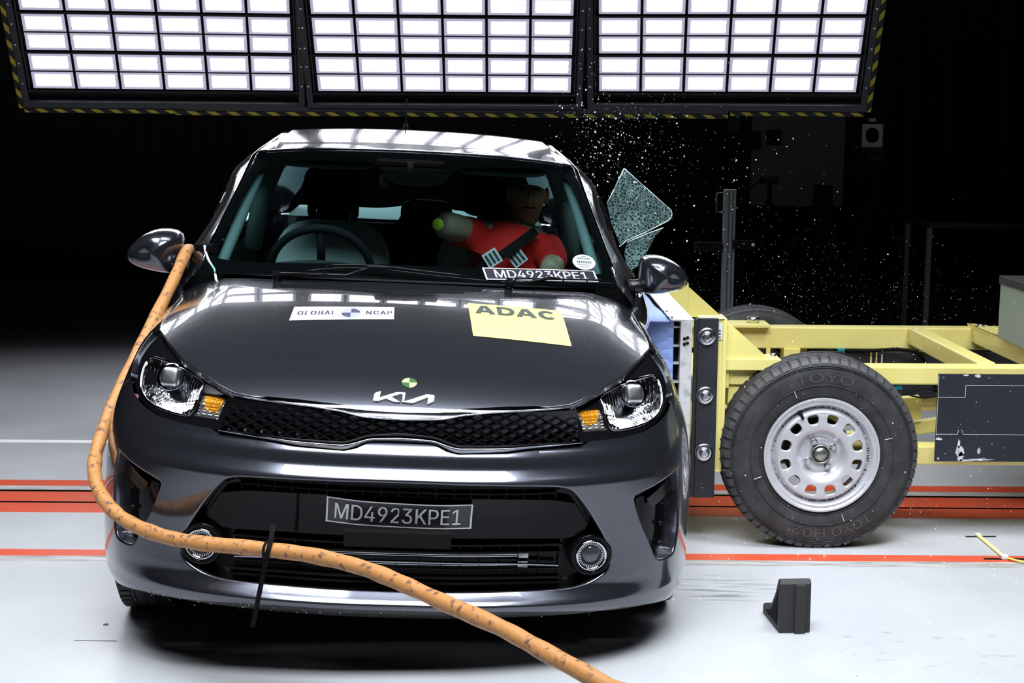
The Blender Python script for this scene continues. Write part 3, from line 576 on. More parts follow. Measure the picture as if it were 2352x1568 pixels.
# ---------------------------------------------------------------- lettering
GLYPH = {'-':(453,[337,244,337,188,114,188,114,244],[3,2,1,1,0,3]),'0':(453,[227,-7,191,-3,158,7,130,24,105,48,85,77,69,113,57,155,50,202,48,254,50,306,57,353,69,395,85,431,106,461,130,484,159,502,191,512,227,516,262,512,295,502,323,484,348,461,368,431,384,395,396,353,403,306,405,254,403,202,396,155,384,113,368,77,348,48,323,24,295,7,263,-3,227,50,250,52,271,60,290,74,306,92,320,116,330,144,338,176,342,213,344,254,342,295,338,332,330,365,320,393,306,416,290,435,271,449,250,457,227,460,203,457,182,449,163,435,147,416,134,393,123,365,115,332,111,295,109,254,111,213,115,176,123,144,134,116,147,92,163,74,182,60,203,52],[7,6,66,66,65,7,8,7,65,65,64,8,9,8,64,64,63,9,63,62,9,10,9,62,62,61,10,11,10,61,61,60,11,12,11,60,0,36,71,0,71,1,1,71,2,71,70,2,3,2,70,69,3,70,57,56,15,16,15,56,56,55,16,55,17,16,3,69,4,69,68,4,5,4,68,68,67,5,6,5,67,66,6,67,12,60,59,13,12,59,59,58,13,14,13,58,58,57,14,57,15,14,18,54,53,18,53,19,37,35,34,38,37,34,34,33,38,39,38,33,51,21,52,21,20,52,53,52,20,19,53,20,30,29,42,43,42,29,29,28,43,44,43,28,28,27,44,45,44,27,46,45,27,27,26,46,47,46,26,26,25,47,48,47,25,25,24,48,39,33,32,40,39,32,32,31,40,41,40,31,31,30,41,30,42,41,48,24,49,24,23,49,50,49,23,23,22,50,51,50,22,21,51,22,35,37,0,36,0,37,54,18,55,17,55,18]),'1':(453,[76,0,76,55,391,55,391,0,276,509,276,0,212,0,212,448,209,448,86,358,86,427,198,509,276,55,212,55],[11,10,8,8,10,9,3,2,5,13,12,7,1,0,6,11,8,7,7,4,11,12,13,6,4,7,12,5,2,12,6,5,12,1,6,13]),'2':(453,[64,0,64,47,234,229,252,248,268,266,282,282,294,298,303,312,311,327,316,341,319,356,320,371,319,389,315,405,308,419,298,431,287,441,273,449,258,455,241,458,224,460,205,458,188,454,172,447,159,438,148,427,139,413,132,398,128,381,127,362,66,362,68,391,75,418,86,442,102,464,121,482,143,496,168,507,196,513,225,516,254,513,281,507,306,497,328,482,346,465,361,445,372,423,379,398,381,372,380,354,377,336,371,318,363,299,351,280,336,259,317,235,294,209,267,180,153,60,153,57,389,57,389,0],[1,0,59,29,28,30,31,30,28,28,27,31,32,31,27,33,32,27,27,26,33,34,33,26,26,25,34,25,35,34,38,22,21,21,20,38,37,23,22,22,38,37,18,40,19,39,19,40,57,2,58,19,39,20,38,20,39,1,59,58,58,2,1,35,25,24,36,35,24,24,23,36,23,37,36,17,16,42,41,17,42,50,49,10,11,10,49,49,48,11,5,55,54,6,5,54,54,53,6,7,6,53,53,52,7,8,7,52,52,51,8,9,8,51,51,50,9,50,10,9,11,48,12,48,47,12,47,46,12,13,12,46,46,45,13,14,13,45,45,44,14,15,14,44,44,43,15,16,15,43,42,16,43,59,0,61,61,60,59,2,57,56,3,2,56,4,3,56,56,55,4,55,5,4,17,41,18,40,18,41]),'3':(453,[218,-7,188,-5,159,1,133,10,108,22,88,38,70,57,57,79,48,104,44,132,109,132,112,115,118,100,126,87,137,76,150,66,165,59,182,54,200,51,219,50,239,51,258,55,275,61,291,69,304,80,315,93,323,108,328,125,329,145,328,163,323,180,316,196,306,211,292,223,275,234,254,241,229,246,201,248,157,248,157,299,288,448,288,452,70,452,70,509,372,509,372,461,211,278,211,289,247,290,279,286,308,276,333,262,354,244,371,222,383,198,391,173,393,145,390,116,383,90,370,66,354,45,333,27,309,12,281,2,251,-5,221,289],[3,15,4,15,14,4,5,4,14,14,13,5,6,5,13,13,12,6,7,6,12,12,11,7,8,7,11,11,10,8,9,8,10,17,16,2,17,2,1,1,18,17,64,20,0,19,0,20,35,48,36,18,1,0,0,19,18,46,37,36,36,48,46,39,46,47,2,16,3,15,3,16,37,46,38,46,39,38,22,21,63,22,63,62,23,22,62,33,50,34,49,34,50,58,57,27,28,27,57,57,56,28,56,55,28,29,28,55,55,54,29,30,29,54,54,53,30,23,62,61,24,23,61,61,60,24,25,24,60,60,59,25,26,25,59,59,58,26,58,27,26,30,53,31,53,52,31,32,31,52,52,51,32,33,32,51,50,33,51,45,40,47,41,40,45,45,44,41,63,21,64,20,64,21,34,49,35,48,35,49,39,47,40,43,42,41,41,44,43,46,48,65,47,46,65,45,47,65]),'4':(453,[40,105,40,158,247,509,311,509,109,166,109,163,413,163,413,105,282,0,282,121,282,146,282,318,343,318,343,0,282,105,282,163,343,163,343,105],[1,0,5,1,5,4,4,2,1,5,0,9,5,9,10,16,15,10,2,4,3,15,16,11,8,13,14,9,0,14,5,10,15,12,11,16,7,6,16,17,7,16,14,17,9,17,16,10,10,9,17,17,14,13]),'9':(453,[226,516,256,513,285,506,310,494,333,478,352,458,368,434,380,408,387,378,389,347,387,322,382,296,373,270,359,240,340,207,315,168,200,0,130,0,301,248,307,248,302,238,295,229,287,221,278,214,268,207,257,202,245,198,232,195,218,195,188,197,161,203,137,214,116,229,98,247,83,269,72,294,66,321,64,352,66,382,73,411,85,436,101,459,120,479,143,494,168,506,196,513,226,460,207,459,190,454,174,446,160,435,148,423,138,407,131,390,127,372,125,352,127,331,131,313,138,295,148,280,160,268,174,257,190,250,207,245,226,243,245,245,263,249,279,257,293,267,305,280,314,295,322,312,326,330,327,350,326,371,322,390,314,407,305,422,293,435,279,446,263,454,245,459,278,213],[34,33,58,58,57,34,35,34,57,36,35,57,57,56,36,37,36,56,56,55,37,55,54,37,38,37,54,54,53,38,39,38,53,53,52,39,40,39,52,41,40,52,43,50,49,49,44,43,64,28,27,46,0,47,28,64,63,45,48,47,47,0,45,28,63,29,63,62,29,30,29,62,61,30,62,44,49,48,48,45,44,15,23,16,30,61,31,61,60,31,32,31,60,60,59,32,33,32,59,58,33,59,41,52,51,42,41,51,51,50,42,50,43,42,65,26,25,65,25,24,24,66,65,1,81,80,18,21,20,18,68,67,79,2,80,1,80,2,14,13,19,71,70,12,12,11,71,72,71,11,11,10,72,10,9,72,73,72,9,9,8,73,74,73,8,8,7,74,75,74,7,7,6,75,76,75,6,6,5,76,22,23,15,15,14,22,21,22,14,20,21,14,14,19,20,18,20,19,68,18,19,69,68,19,19,13,69,13,12,69,12,70,69,76,5,77,5,4,77,78,77,4,4,3,78,79,78,3,2,79,3,64,27,26,26,65,64,0,46,81,81,1,0,67,66,18,82,18,24,66,24,18,21,18,22,18,82,23,17,16,23,23,22,18,17,23,82]),'A':(480,[16,0,201,509,276,509,463,0,395,0,287,302,280,323,272,346,264,372,255,402,244,438,232,478,245,478,233,437,222,402,213,371,204,345,197,322,191,302,85,0,110,142,110,199,370,199,370,142,239,456,154,199,324,199,344,142,135,142],[0,19,20,21,18,17,0,20,21,1,16,15,1,15,14,14,13,1,13,11,1,16,1,17,21,17,1,0,21,1,8,7,2,8,2,9,10,9,2,12,10,2,4,3,23,3,22,23,6,5,22,2,7,6,6,22,2,22,3,2,28,25,20,11,13,24,11,24,12,1,11,12,12,2,1,26,27,23,10,12,24,25,28,26,18,21,25,21,20,25,22,5,26,23,22,26,4,23,27,27,26,28,20,19,28]),'B':(456,[60,0,60,509,241,509,274,507,304,501,329,491,350,477,367,461,381,442,390,421,396,398,398,374,397,353,393,336,387,320,378,307,368,295,356,286,343,278,329,272,315,267,315,262,331,260,347,254,363,245,378,234,391,220,402,203,411,184,416,161,418,136,416,111,410,88,400,67,386,48,368,31,344,18,317,8,284,2,247,0,125,57,245,57,281,60,309,67,330,80,344,96,353,115,355,137,354,153,350,169,342,184,333,197,320,209,306,218,289,225,269,229,248,231,125,231,125,285,238,285,256,287,273,290,288,296,302,304,314,314,323,326,330,340,335,355,336,372,333,393,326,412,313,429,294,442,270,449,240,452,125,452],[40,57,0,1,0,57,74,2,75,59,58,57,1,57,58,58,75,1,75,2,1,60,56,55,41,39,38,38,42,41,60,55,61,40,0,39,39,41,40,59,57,56,56,60,59,73,3,74,2,74,3,54,53,21,63,62,20,20,19,63,64,63,19,72,71,5,4,72,5,42,38,37,37,43,42,54,21,55,61,55,21,21,20,61,20,62,61,72,4,73,3,73,4,34,33,45,33,32,45,46,45,32,32,31,46,47,46,31,31,30,47,30,29,47,48,47,29,29,28,48,49,48,28,28,27,49,50,49,27,27,26,50,26,25,50,51,50,25,24,51,25,13,12,67,68,67,12,12,11,68,11,10,68,69,68,10,10,9,69,43,37,36,44,43,36,36,35,44,35,34,44,34,45,44,51,24,52,24,23,52,23,22,52,53,52,22,21,53,22,64,19,18,18,17,64,65,64,17,17,16,65,16,15,65,66,65,15,15,14,66,14,13,66,13,67,66,69,9,70,9,8,70,8,7,70,71,70,7,7,6,71,5,71,6]),'C':(510,[267,-7,225,-3,186,7,150,25,119,49,92,79,70,115,53,157,44,203,40,254,44,305,53,352,70,393,92,429,119,459,150,484,186,501,225,512,267,516,293,514,317,511,340,504,362,496,383,485,402,471,419,456,435,438,448,418,459,397,467,373,473,348,408,348,404,365,397,380,389,395,380,407,369,418,357,428,344,437,330,444,315,449,300,453,284,455,267,456,237,453,209,445,184,432,161,414,141,391,125,364,113,332,106,295,103,254,106,213,113,177,125,145,141,117,161,94,184,76,210,63,237,56,267,53,284,54,300,56,315,60,330,65,344,72,357,81,369,90,380,102,389,114,397,128,404,144,408,160,473,160,467,135,459,112,448,91,435,71,420,53,402,38,383,24,363,13,341,5,317,-2,293,-6],[6,5,56,56,55,6,7,6,55,55,54,7,8,7,54,54,53,8,9,8,53,52,9,53,9,52,51,10,9,51,51,50,10,11,10,50,50,49,11,12,11,49,49,48,12,13,12,48,15,47,46,1,59,2,16,45,17,2,59,58,45,16,46,15,46,16,0,61,60,85,63,62,18,42,19,85,62,0,61,0,62,42,18,43,44,43,18,0,60,1,59,1,60,17,45,44,44,18,17,2,58,3,58,57,3,4,3,57,5,4,57,56,5,57,13,48,47,14,13,47,47,15,14,40,20,41,64,84,83,83,65,64,39,21,40,20,40,21,38,37,23,22,38,23,65,83,82,66,65,82,82,81,66,81,67,66,38,22,39,21,39,22,78,77,70,71,70,77,77,76,71,72,71,76,76,75,72,73,72,75,75,74,73,30,29,31,32,31,29,29,28,32,33,32,28,28,27,33,34,33,27,27,26,34,67,81,80,68,67,80,80,79,68,69,68,79,79,78,69,78,70,69,34,26,35,26,25,35,36,35,25,25,24,36,37,36,24,23,37,24,63,85,84,84,64,63,19,42,41,41,20,19]),'D':(502,[219,0,96,0,96,57,215,57,254,60,288,68,318,81,343,99,363,122,379,149,390,181,397,216,399,255,397,294,390,329,379,361,364,388,344,410,320,428,291,441,258,449,221,452,93,452,93,509,225,509,273,505,315,495,353,478,385,455,412,426,433,391,449,351,458,306,462,255,458,205,449,159,433,119,411,83,384,54,351,31,312,14,268,3,125,509,125,0,60,0,60,509,125,452,125,57],[45,44,22,22,23,45,0,3,43,2,43,47,43,2,1,44,1,2,22,44,2,22,2,46,22,46,42,23,22,42,41,5,4,24,20,25,26,19,18,5,41,40,40,6,5,25,20,19,19,26,25,41,4,0,3,0,4,20,24,21,42,21,24,27,17,28,34,33,11,12,11,33,13,12,33,33,32,13,37,36,8,9,8,36,36,35,9,10,9,35,35,34,10,34,11,10,13,32,14,32,31,14,15,14,31,31,30,15,16,15,30,30,29,16,17,16,29,28,17,29,6,40,39,7,6,39,39,38,7,38,37,7,37,8,7,17,27,18,26,18,27,21,42,46,2,47,46,43,3,47]),'E':(419,[60,0,60,509,372,509,372,452,125,452,125,286,355,286,355,229,125,229,125,57,375,57,375,0],[0,9,8,1,0,8,8,5,1,5,4,1,9,0,11,11,10,9,5,8,7,7,6,5,3,2,4,1,4,2]),'G':(520,[269,-7,225,-3,185,7,149,25,118,49,91,79,69,116,53,157,43,203,40,254,43,305,53,352,69,393,91,429,117,459,149,484,184,501,223,512,265,516,291,514,316,510,340,504,363,494,384,483,403,469,421,453,436,436,449,416,460,395,468,373,474,349,408,349,402,365,395,379,387,393,378,406,368,417,356,427,344,436,330,443,315,448,300,453,283,455,265,456,236,453,209,445,183,432,160,414,141,392,125,364,113,332,106,295,103,254,106,213,113,177,125,145,141,117,161,95,184,76,210,63,238,56,269,53,296,55,322,61,345,71,365,85,382,102,396,123,407,147,413,173,415,202,434,199,283,199,283,256,478,256,478,200,475,160,466,124,451,91,431,62,406,38,377,19,344,5,308,-4,415,199],[6,5,56,56,55,6,7,6,55,55,54,7,8,7,54,54,53,8,9,8,53,52,9,53,9,52,51,10,9,51,51,50,10,11,10,50,50,49,11,12,11,49,49,48,12,13,12,48,58,57,3,45,17,16,58,3,2,2,59,58,45,16,46,43,18,44,60,1,0,0,61,60,18,43,42,42,19,18,59,2,1,1,60,59,17,45,44,44,18,17,3,57,4,5,4,57,56,5,57,13,48,47,14,13,47,15,14,47,47,46,15,46,16,15,40,20,41,82,63,83,62,83,63,39,21,40,20,40,21,65,64,81,81,64,82,63,82,64,37,23,38,23,22,38,39,38,22,21,39,22,76,75,71,75,74,71,78,77,67,68,67,77,77,76,68,69,68,76,76,71,69,70,84,71,71,74,70,30,29,31,32,31,29,29,28,32,65,81,80,66,65,80,80,79,66,79,78,66,78,67,66,32,28,33,28,27,33,34,33,27,27,26,34,35,34,26,26,25,35,36,35,25,25,24,36,37,36,24,23,37,24,83,62,0,61,0,62,84,70,72,73,72,70,70,74,73,19,42,41,41,20,19,69,71,84]),'H':(517,[60,0,60,509,125,509,125,289,392,289,392,509,457,509,457,0,392,0,392,232,125,232,125,0],[0,11,10,1,0,10,10,3,1,3,2,1,9,8,7,7,6,9,4,9,6,6,5,4,3,10,9,9,4,3]),'K':(467,[104,145,104,216,116,231,128,246,139,261,151,275,162,289,174,303,187,317,199,331,212,344,364,509,448,509,231,276,228,276,60,0,60,509,125,509,125,334,124,225,125,193,125,0,372,0,188,259,228,309,449,0,124,242,125,167,198,245,243,288],[2,1,19,15,0,1,16,15,1,0,15,21,1,0,20,19,1,20,2,19,26,2,26,18,1,2,18,16,1,18,18,17,16,7,6,23,24,14,13,22,25,13,13,25,29,24,13,29,12,11,24,14,24,23,9,8,24,10,9,24,24,11,10,19,20,23,3,19,23,4,3,23,5,4,23,23,6,5,0,21,27,20,0,27,19,3,26,14,23,28,13,14,28,22,13,28,20,27,28,23,20,28,8,7,24,7,23,24,12,24,29]),'L':(393,[60,0,60,509,125,509,125,57,361,57,361,0],[1,0,3,3,0,5,5,4,3,1,3,2]),'M':(628,[60,0,60,509,152,509,277,187,280,179,284,170,287,159,291,147,295,135,299,123,303,110,307,97,311,84,315,71,319,60,322,49,307,49,311,59,314,71,318,83,322,95,326,108,330,121,334,134,338,146,342,158,346,169,349,179,352,187,476,509,568,509,568,0,504,0,504,291,504,302,504,314,504,327,505,340,505,354,505,369,505,383,506,398,506,413,506,428,507,443,507,457,513,457,508,441,503,425,498,409,492,393,487,378,482,363,477,348,472,335,467,322,463,310,459,300,456,291,342,0,286,0,170,291,167,300,163,310,159,321,155,333,150,347,145,361,140,376,134,392,129,408,124,424,118,441,112,457,119,457,119,444,120,430,120,416,120,401,121,386,121,372,121,357,121,342,122,328,122,315,122,302,122,291,122,0,315,73,507,437,119,436],[80,79,1,79,78,1,78,77,1,73,1,77,72,73,77,77,76,72,73,72,75,74,73,75,87,86,0,1,0,86,86,85,1,85,84,1,84,83,1,83,82,1,82,81,1,80,1,81,75,72,90,10,16,11,12,17,18,11,16,17,17,12,11,16,10,60,67,2,68,69,68,2,70,69,2,71,70,2,75,71,2,74,75,2,73,74,2,1,73,2,14,15,20,19,13,14,14,20,19,20,15,21,44,47,46,45,44,46,40,39,30,41,40,30,42,41,30,43,42,30,30,46,43,46,47,43,47,44,89,33,32,31,31,30,33,34,33,30,35,34,30,36,35,30,37,36,30,38,37,30,30,39,38,89,44,48,58,28,27,51,50,29,50,49,29,49,48,29,48,44,29,44,45,29,45,46,29,46,30,29,16,60,59,59,15,16,17,16,15,15,14,17,18,17,14,14,13,18,18,13,88,13,19,88,28,58,57,67,66,2,62,61,3,3,2,65,66,65,2,65,64,3,64,63,3,63,62,3,12,18,88,52,51,29,29,28,54,55,54,28,56,55,28,57,56,28,54,53,29,53,52,29,43,47,89,15,59,21,59,58,25,26,25,58,27,26,58,25,24,59,24,23,59,23,22,59,22,21,59,4,3,61,61,60,6,7,6,60,8,7,60,9,8,60,10,9,60,6,5,61,5,4,61,72,76,90,71,75,90]),'N':(523,[60,0,60,509,136,509,343,183,349,174,355,163,363,151,371,137,379,122,388,107,396,90,405,73,414,55,405,54,403,72,402,90,401,108,400,126,399,142,399,157,399,171,399,184,399,195,399,509,463,509,463,0,387,0,202,290,194,303,186,317,177,331,168,346,159,363,148,381,136,402,123,425,108,452,119,454,120,429,121,406,122,384,123,363,124,345,124,328,125,313,125,301,125,291,125,0,403,78,120,430],[39,38,36,44,43,1,43,42,1,42,41,1,41,40,1,36,1,40,39,36,40,37,36,49,2,34,33,47,46,0,1,0,46,46,45,1,44,1,45,37,35,34,34,2,37,36,37,2,1,36,2,9,26,10,26,9,8,14,13,11,11,13,12,11,12,15,16,15,12,12,25,16,17,16,25,18,17,25,19,18,25,20,19,25,25,12,26,12,13,26,10,26,13,13,14,10,14,11,48,20,25,21,22,21,25,25,24,22,23,22,24,8,7,26,2,33,32,28,27,3,3,2,29,30,29,2,31,30,2,32,31,2,29,28,3,11,15,48,10,14,48,3,27,26,4,3,26,5,4,26,6,5,26,7,6,26,36,38,49,35,37,49]),'O':(533,[267,-7,225,-3,186,7,150,25,119,49,92,79,70,115,53,157,44,203,40,254,44,305,53,352,70,393,92,429,119,459,150,484,186,501,225,512,267,516,309,512,348,501,384,484,415,459,442,429,464,393,480,352,490,305,493,254,490,203,480,157,464,115,442,79,415,49,384,25,348,7,309,-3,267,53,296,55,324,63,349,76,372,94,392,116,408,144,420,176,428,213,430,254,428,295,420,332,408,365,392,392,372,415,349,433,324,446,296,453,267,456,237,453,210,445,184,433,161,415,142,392,125,364,113,332,106,295,103,254,106,213,113,176,125,144,142,117,161,94,184,76,210,63,237,55],[7,6,66,66,65,7,8,7,65,65,64,8,9,8,64,64,63,9,63,62,9,10,9,62,62,61,10,11,10,61,61,60,11,12,11,60,2,69,3,69,68,3,58,57,15,0,36,71,0,71,1,70,1,71,55,17,56,16,56,17,1,70,2,69,2,70,56,16,57,15,57,16,3,68,4,5,4,68,68,67,5,6,5,67,66,6,67,12,60,59,13,12,59,59,58,13,14,13,58,58,15,14,18,54,53,34,38,35,35,38,37,52,19,53,18,53,19,40,39,33,50,21,51,20,51,21,33,39,34,38,34,39,51,20,52,19,52,20,30,29,42,43,42,29,29,28,43,44,43,28,28,27,44,45,44,27,46,45,27,27,26,46,47,46,26,26,25,47,48,47,25,25,24,48,40,33,32,32,31,40,41,40,31,31,30,41,30,42,41,48,24,49,24,23,49,50,49,23,23,22,50,21,50,22,35,37,0,36,0,37,54,18,55,17,55,18]),'P':(445,[60,0,60,509,235,509,272,506,305,499,332,487,356,471,375,452,390,430,400,404,407,377,409,348,407,318,400,291,390,265,375,243,356,223,332,207,305,195,272,188,235,186,109,186,109,242,233,242,257,244,279,248,297,256,312,266,324,279,333,294,339,310,343,328,344,348,343,367,339,385,333,402,324,416,312,428,297,439,279,446,257,451,232,452,125,452,125,0,125,242,125,186],[43,21,0,21,22,0,1,0,22,40,2,41,42,41,2,21,43,45,22,21,45,22,44,42,1,22,42,42,2,1,19,25,24,25,19,18,18,26,25,38,4,39,3,39,4,19,24,20,23,20,24,39,3,40,2,40,3,16,15,28,29,28,15,15,14,29,14,13,29,30,29,13,13,12,30,31,30,12,12,11,31,32,31,11,33,32,11,11,10,33,34,33,10,10,9,34,35,34,9,9,8,35,8,7,35,36,35,7,7,6,36,26,18,17,27,26,17,17,16,27,16,28,27,36,6,37,6,5,37,38,37,5,4,38,5,20,23,45,23,44,45,44,22,45]),'S':(447,[224,-9,188,-7,156,-1,128,9,102,23,81,40,64,60,51,83,42,109,38,137,104,137,108,118,114,102,123,88,136,76,150,66,166,59,185,53,204,50,224,49,246,50,267,54,286,60,303,69,317,79,329,92,338,106,344,122,346,139,344,154,340,168,332,179,322,189,310,197,296,205,280,211,263,217,245,222,184,239,145,253,112,269,86,289,67,313,56,341,52,372,54,400,62,425,75,448,92,468,113,484,138,498,165,508,195,514,227,516,259,514,289,508,316,498,340,484,360,468,377,449,390,427,398,403,401,378,337,378,332,402,320,421,302,437,280,449,254,456,225,459,204,457,185,454,167,448,152,440,139,430,129,418,121,405,117,391,115,376,117,359,122,345,131,334,142,324,155,315,169,308,184,302,198,297,212,293,264,279,279,275,295,270,312,264,328,256,344,248,359,238,372,226,384,213,395,198,402,180,407,161,408,139,406,112,399,87,386,64,370,43,349,25,323,11,294,0,261,-7],[6,5,13,13,12,6,7,6,12,12,11,7,8,7,11,11,10,8,9,8,10,42,41,80,43,42,80,80,79,43,44,43,79,79,78,44,45,44,78,78,77,45,46,45,77,77,76,46,47,46,76,76,75,47,48,47,75,73,72,50,72,51,50,0,19,18,0,18,1,17,1,18,87,86,38,85,38,86,52,71,70,1,17,2,16,2,17,38,85,39,85,84,39,83,39,84,51,72,71,71,52,51,2,16,3,16,15,3,4,3,15,15,14,4,5,4,14,13,5,14,39,83,40,83,82,40,41,40,82,82,81,41,80,41,81,48,75,74,49,48,74,74,73,49,73,50,49,88,36,89,20,108,21,36,88,37,34,33,92,92,91,34,21,108,107,22,21,107,107,106,22,106,23,22,34,91,35,91,90,35,36,35,90,89,36,90,66,56,67,56,55,67,68,67,55,54,68,55,104,103,25,26,25,103,103,102,26,27,26,102,102,101,27,28,27,101,101,100,28,100,99,28,29,28,99,99,98,29,30,29,98,98,97,30,97,96,30,31,30,96,96,95,31,62,61,63,64,63,61,61,60,64,60,59,64,23,106,105,24,23,105,105,104,24,104,25,24,31,95,32,95,94,32,94,93,32,33,32,93,92,33,93,64,59,65,59,58,65,66,65,58,58,57,66,56,66,57,108,20,0,19,0,20,87,38,37,37,88,87,68,54,69,54,53,69,70,69,53,52,70,53]),'T':(449,[32,452,32,509,417,509,417,452,257,452,257,0,193,0,193,452],[1,0,7,3,2,4,7,6,5,5,4,7,4,2,7,1,7,2]),'Y':(472,[203,0,203,208,16,509,91,509,192,344,203,327,213,309,222,292,231,274,240,254,250,230,224,230,233,254,242,275,251,293,260,310,270,327,280,344,381,509,455,509,268,208,268,0,237,262],[3,2,4,6,1,7,8,11,12,7,1,11,11,8,7,4,2,1,5,4,1,1,6,5,13,9,10,10,14,13,18,17,19,19,17,20,16,20,17,14,10,20,15,14,20,20,16,15,1,0,21,21,20,1,11,1,20,20,10,11,10,9,11,12,11,9,12,9,22,9,13,22,8,12,22]),'a':(544,[16,0,201,509,276,509,463,0,395,0,287,302,280,323,272,346,264,372,255,402,244,438,232,478,245,478,233,437,222,402,213,371,204,345,197,322,191,302,85,0,110,142,110,199,370,199,370,142,239,456,154,199,324,199,344,142,135,142],[0,19,20,21,18,17,0,20,21,1,16,15,1,15,14,14,13,1,13,11,1,16,1,17,21,17,1,0,21,1,8,7,2,8,2,9,10,9,2,12,10,2,4,3,23,3,22,23,6,5,22,2,7,6,6,22,2,22,3,2,28,25,20,11,13,24,11,24,12,1,11,12,12,2,1,26,27,23,10,12,24,25,28,26,18,21,25,21,20,25,22,5,26,23,22,26,4,23,27,27,26,28,20,19,28]),'c':(574,[267,-7,225,-3,186,7,150,25,119,49,92,79,70,115,53,157,44,203,40,254,44,305,53,352,70,393,92,429,119,459,150,484,186,501,225,512,267,516,293,514,317,511,340,504,362,496,383,485,402,471,419,456,435,438,448,418,459,397,467,373,473,348,408,348,404,365,397,380,389,395,380,407,369,418,357,428,344,437,330,444,315,449,300,453,284,455,267,456,237,453,209,445,184,432,161,414,141,391,125,364,113,332,106,295,103,254,106,213,113,177,125,145,141,117,161,94,184,76,210,63,237,56,267,53,284,54,300,56,315,60,330,65,344,72,357,81,369,90,380,102,389,114,397,128,404,144,408,160,473,160,467,135,459,112,448,91,435,71,420,53,402,38,383,24,363,13,341,5,317,-2,293,-6],[6,5,56,56,55,6,7,6,55,55,54,7,8,7,54,54,53,8,9,8,53,52,9,53,9,52,51,10,9,51,51,50,10,11,10,50,50,49,11,12,11,49,49,48,12,13,12,48,15,47,46,1,59,2,16,45,17,2,59,58,45,16,46,15,46,16,0,61,60,85,63,62,18,42,19,85,62,0,61,0,62,42,18,43,44,43,18,0,60,1,59,1,60,17,45,44,44,18,17,2,58,3,58,57,3,4,3,57,5,4,57,56,5,57,13,48,47,14,13,47,47,15,14,40,20,41,64,84,83,83,65,64,39,21,40,20,40,21,38,37,23,22,38,23,65,83,82,66,65,82,82,81,66,81,67,66,38,22,39,21,39,22,78,77,70,71,70,77,77,76,71,72,71,76,76,75,72,73,72,75,75,74,73,30,29,31,32,31,29,29,28,32,33,32,28,28,27,33,34,33,27,27,26,34,67,81,80,68,67,80,80,79,68,69,68,79,79,78,69,78,70,69,34,26,35,26,25,35,36,35,25,25,24,36,37,36,24,23,37,24,63,85,84,84,64,63,19,42,41,41,20,19]),'d':(566,[219,0,96,0,96,57,215,57,254,60,288,68,318,81,343,99,363,122,379,149,390,181,397,216,399,255,397,294,390,329,379,361,364,388,344,410,320,428,291,441,258,449,221,452,93,452,93,509,225,509,273,505,315,495,353,478,385,455,412,426,433,391,449,351,458,306,462,255,458,205,449,159,433,119,411,83,384,54,351,31,312,14,268,3,125,509,125,0,60,0,60,509,125,452,125,57],[45,44,22,22,23,45,0,3,43,2,43,47,43,2,1,44,1,2,22,44,2,22,2,46,22,46,42,23,22,42,41,5,4,24,20,25,26,19,18,5,41,40,40,6,5,25,20,19,19,26,25,41,4,0,3,0,4,20,24,21,42,21,24,27,17,28,34,33,11,12,11,33,13,12,33,33,32,13,37,36,8,9,8,36,36,35,9,10,9,35,35,34,10,34,11,10,13,32,14,32,31,14,15,14,31,31,30,15,16,15,30,30,29,16,17,16,29,28,17,29,6,40,39,7,6,39,39,38,7,38,37,7,37,8,7,17,27,18,26,18,27,21,42,46,2,47,46,43,3,47])}
def text_mesh(txt, bold=0.0, shear=0, space=1.0):
    vs, fs, x = [], [], 0
    for ch in txt:
        if ch == ' ': x += 280; continue
        ad, co, ix = GLYPH[ch]; b = len(vs)
        vs += [(x+co[i], co[i+1]) for i in range(0, len(co), 2)]; fs += [[b+ix[i], b+ix[i+1], b+ix[i+2]] for i in range(0, len(ix), 3)]
        x += ad*space
    if bold:
        n0 = len(vs); f0 = list(fs); base = list(vs)
        for dx in (-bold*1000, bold*1000):
            b = len(vs); vs += [(q[0]+dx, q[1]) for q in base]; fs = fs+[[i+b for i in f] for f in f0]
    out = []; stack = list(fs); lim = 70
    while stack:
        f = stack.pop(); e = [hypot(vs[f[k]][0]-vs[f[(k+1) % 3]][0], vs[f[k]][1]-vs[f[(k+1) % 3]][1]) for k in range(3)]; k = e.index(max(e))
        if e[k] < lim*3: out.append(f); continue
        a, b, c = f[k], f[(k+1) % 3], f[(k+2) % 3]; vs.append(((vs[a][0]+vs[b][0])/2, (vs[a][1]+vs[b][1])/2)); m_ = len(vs)-1
        stack += [[a, m_, c], [m_, b, c]]
    fs = out
    x0, x1 = min(v[0] for v in vs), max(v[0] for v in vs); y0, y1 = min(v[1] for v in vs), max(v[1] for v in vs)
    return [((v[0]-x0)/(x1-x0), (v[1]-y0)/(y1-y0)) for v in vs], fs
def put_text(name, txt, f, mat, parent, label=None, **k):
    vs, fs = text_mesh(txt, **k); me = bpy.data.meshes.new(name); me.from_pydata([tuple(f(a, b)) for a, b in vs], [], fs)
    bm = bmesh.new(); bm.from_mesh(me); bmesh.ops.remove_doubles(bm, verts=bm.verts, dist=1e-6); bm.to_mesh(me); bm.free()
    o = link(name, me, mat, parent); return tag(o, label)
def quad_map(q):
    # bilinear map of (a,b) in 0..1 from corners q: bottom-left, bottom-right, top-right, top-left
    def f(a, b): return tuple((q[0][i]*(1-a)+q[1][i]*a)*(1-b)+(q[3][i]*(1-a)+q[2][i]*a)*b for i in range(len(q[0])))
    return f
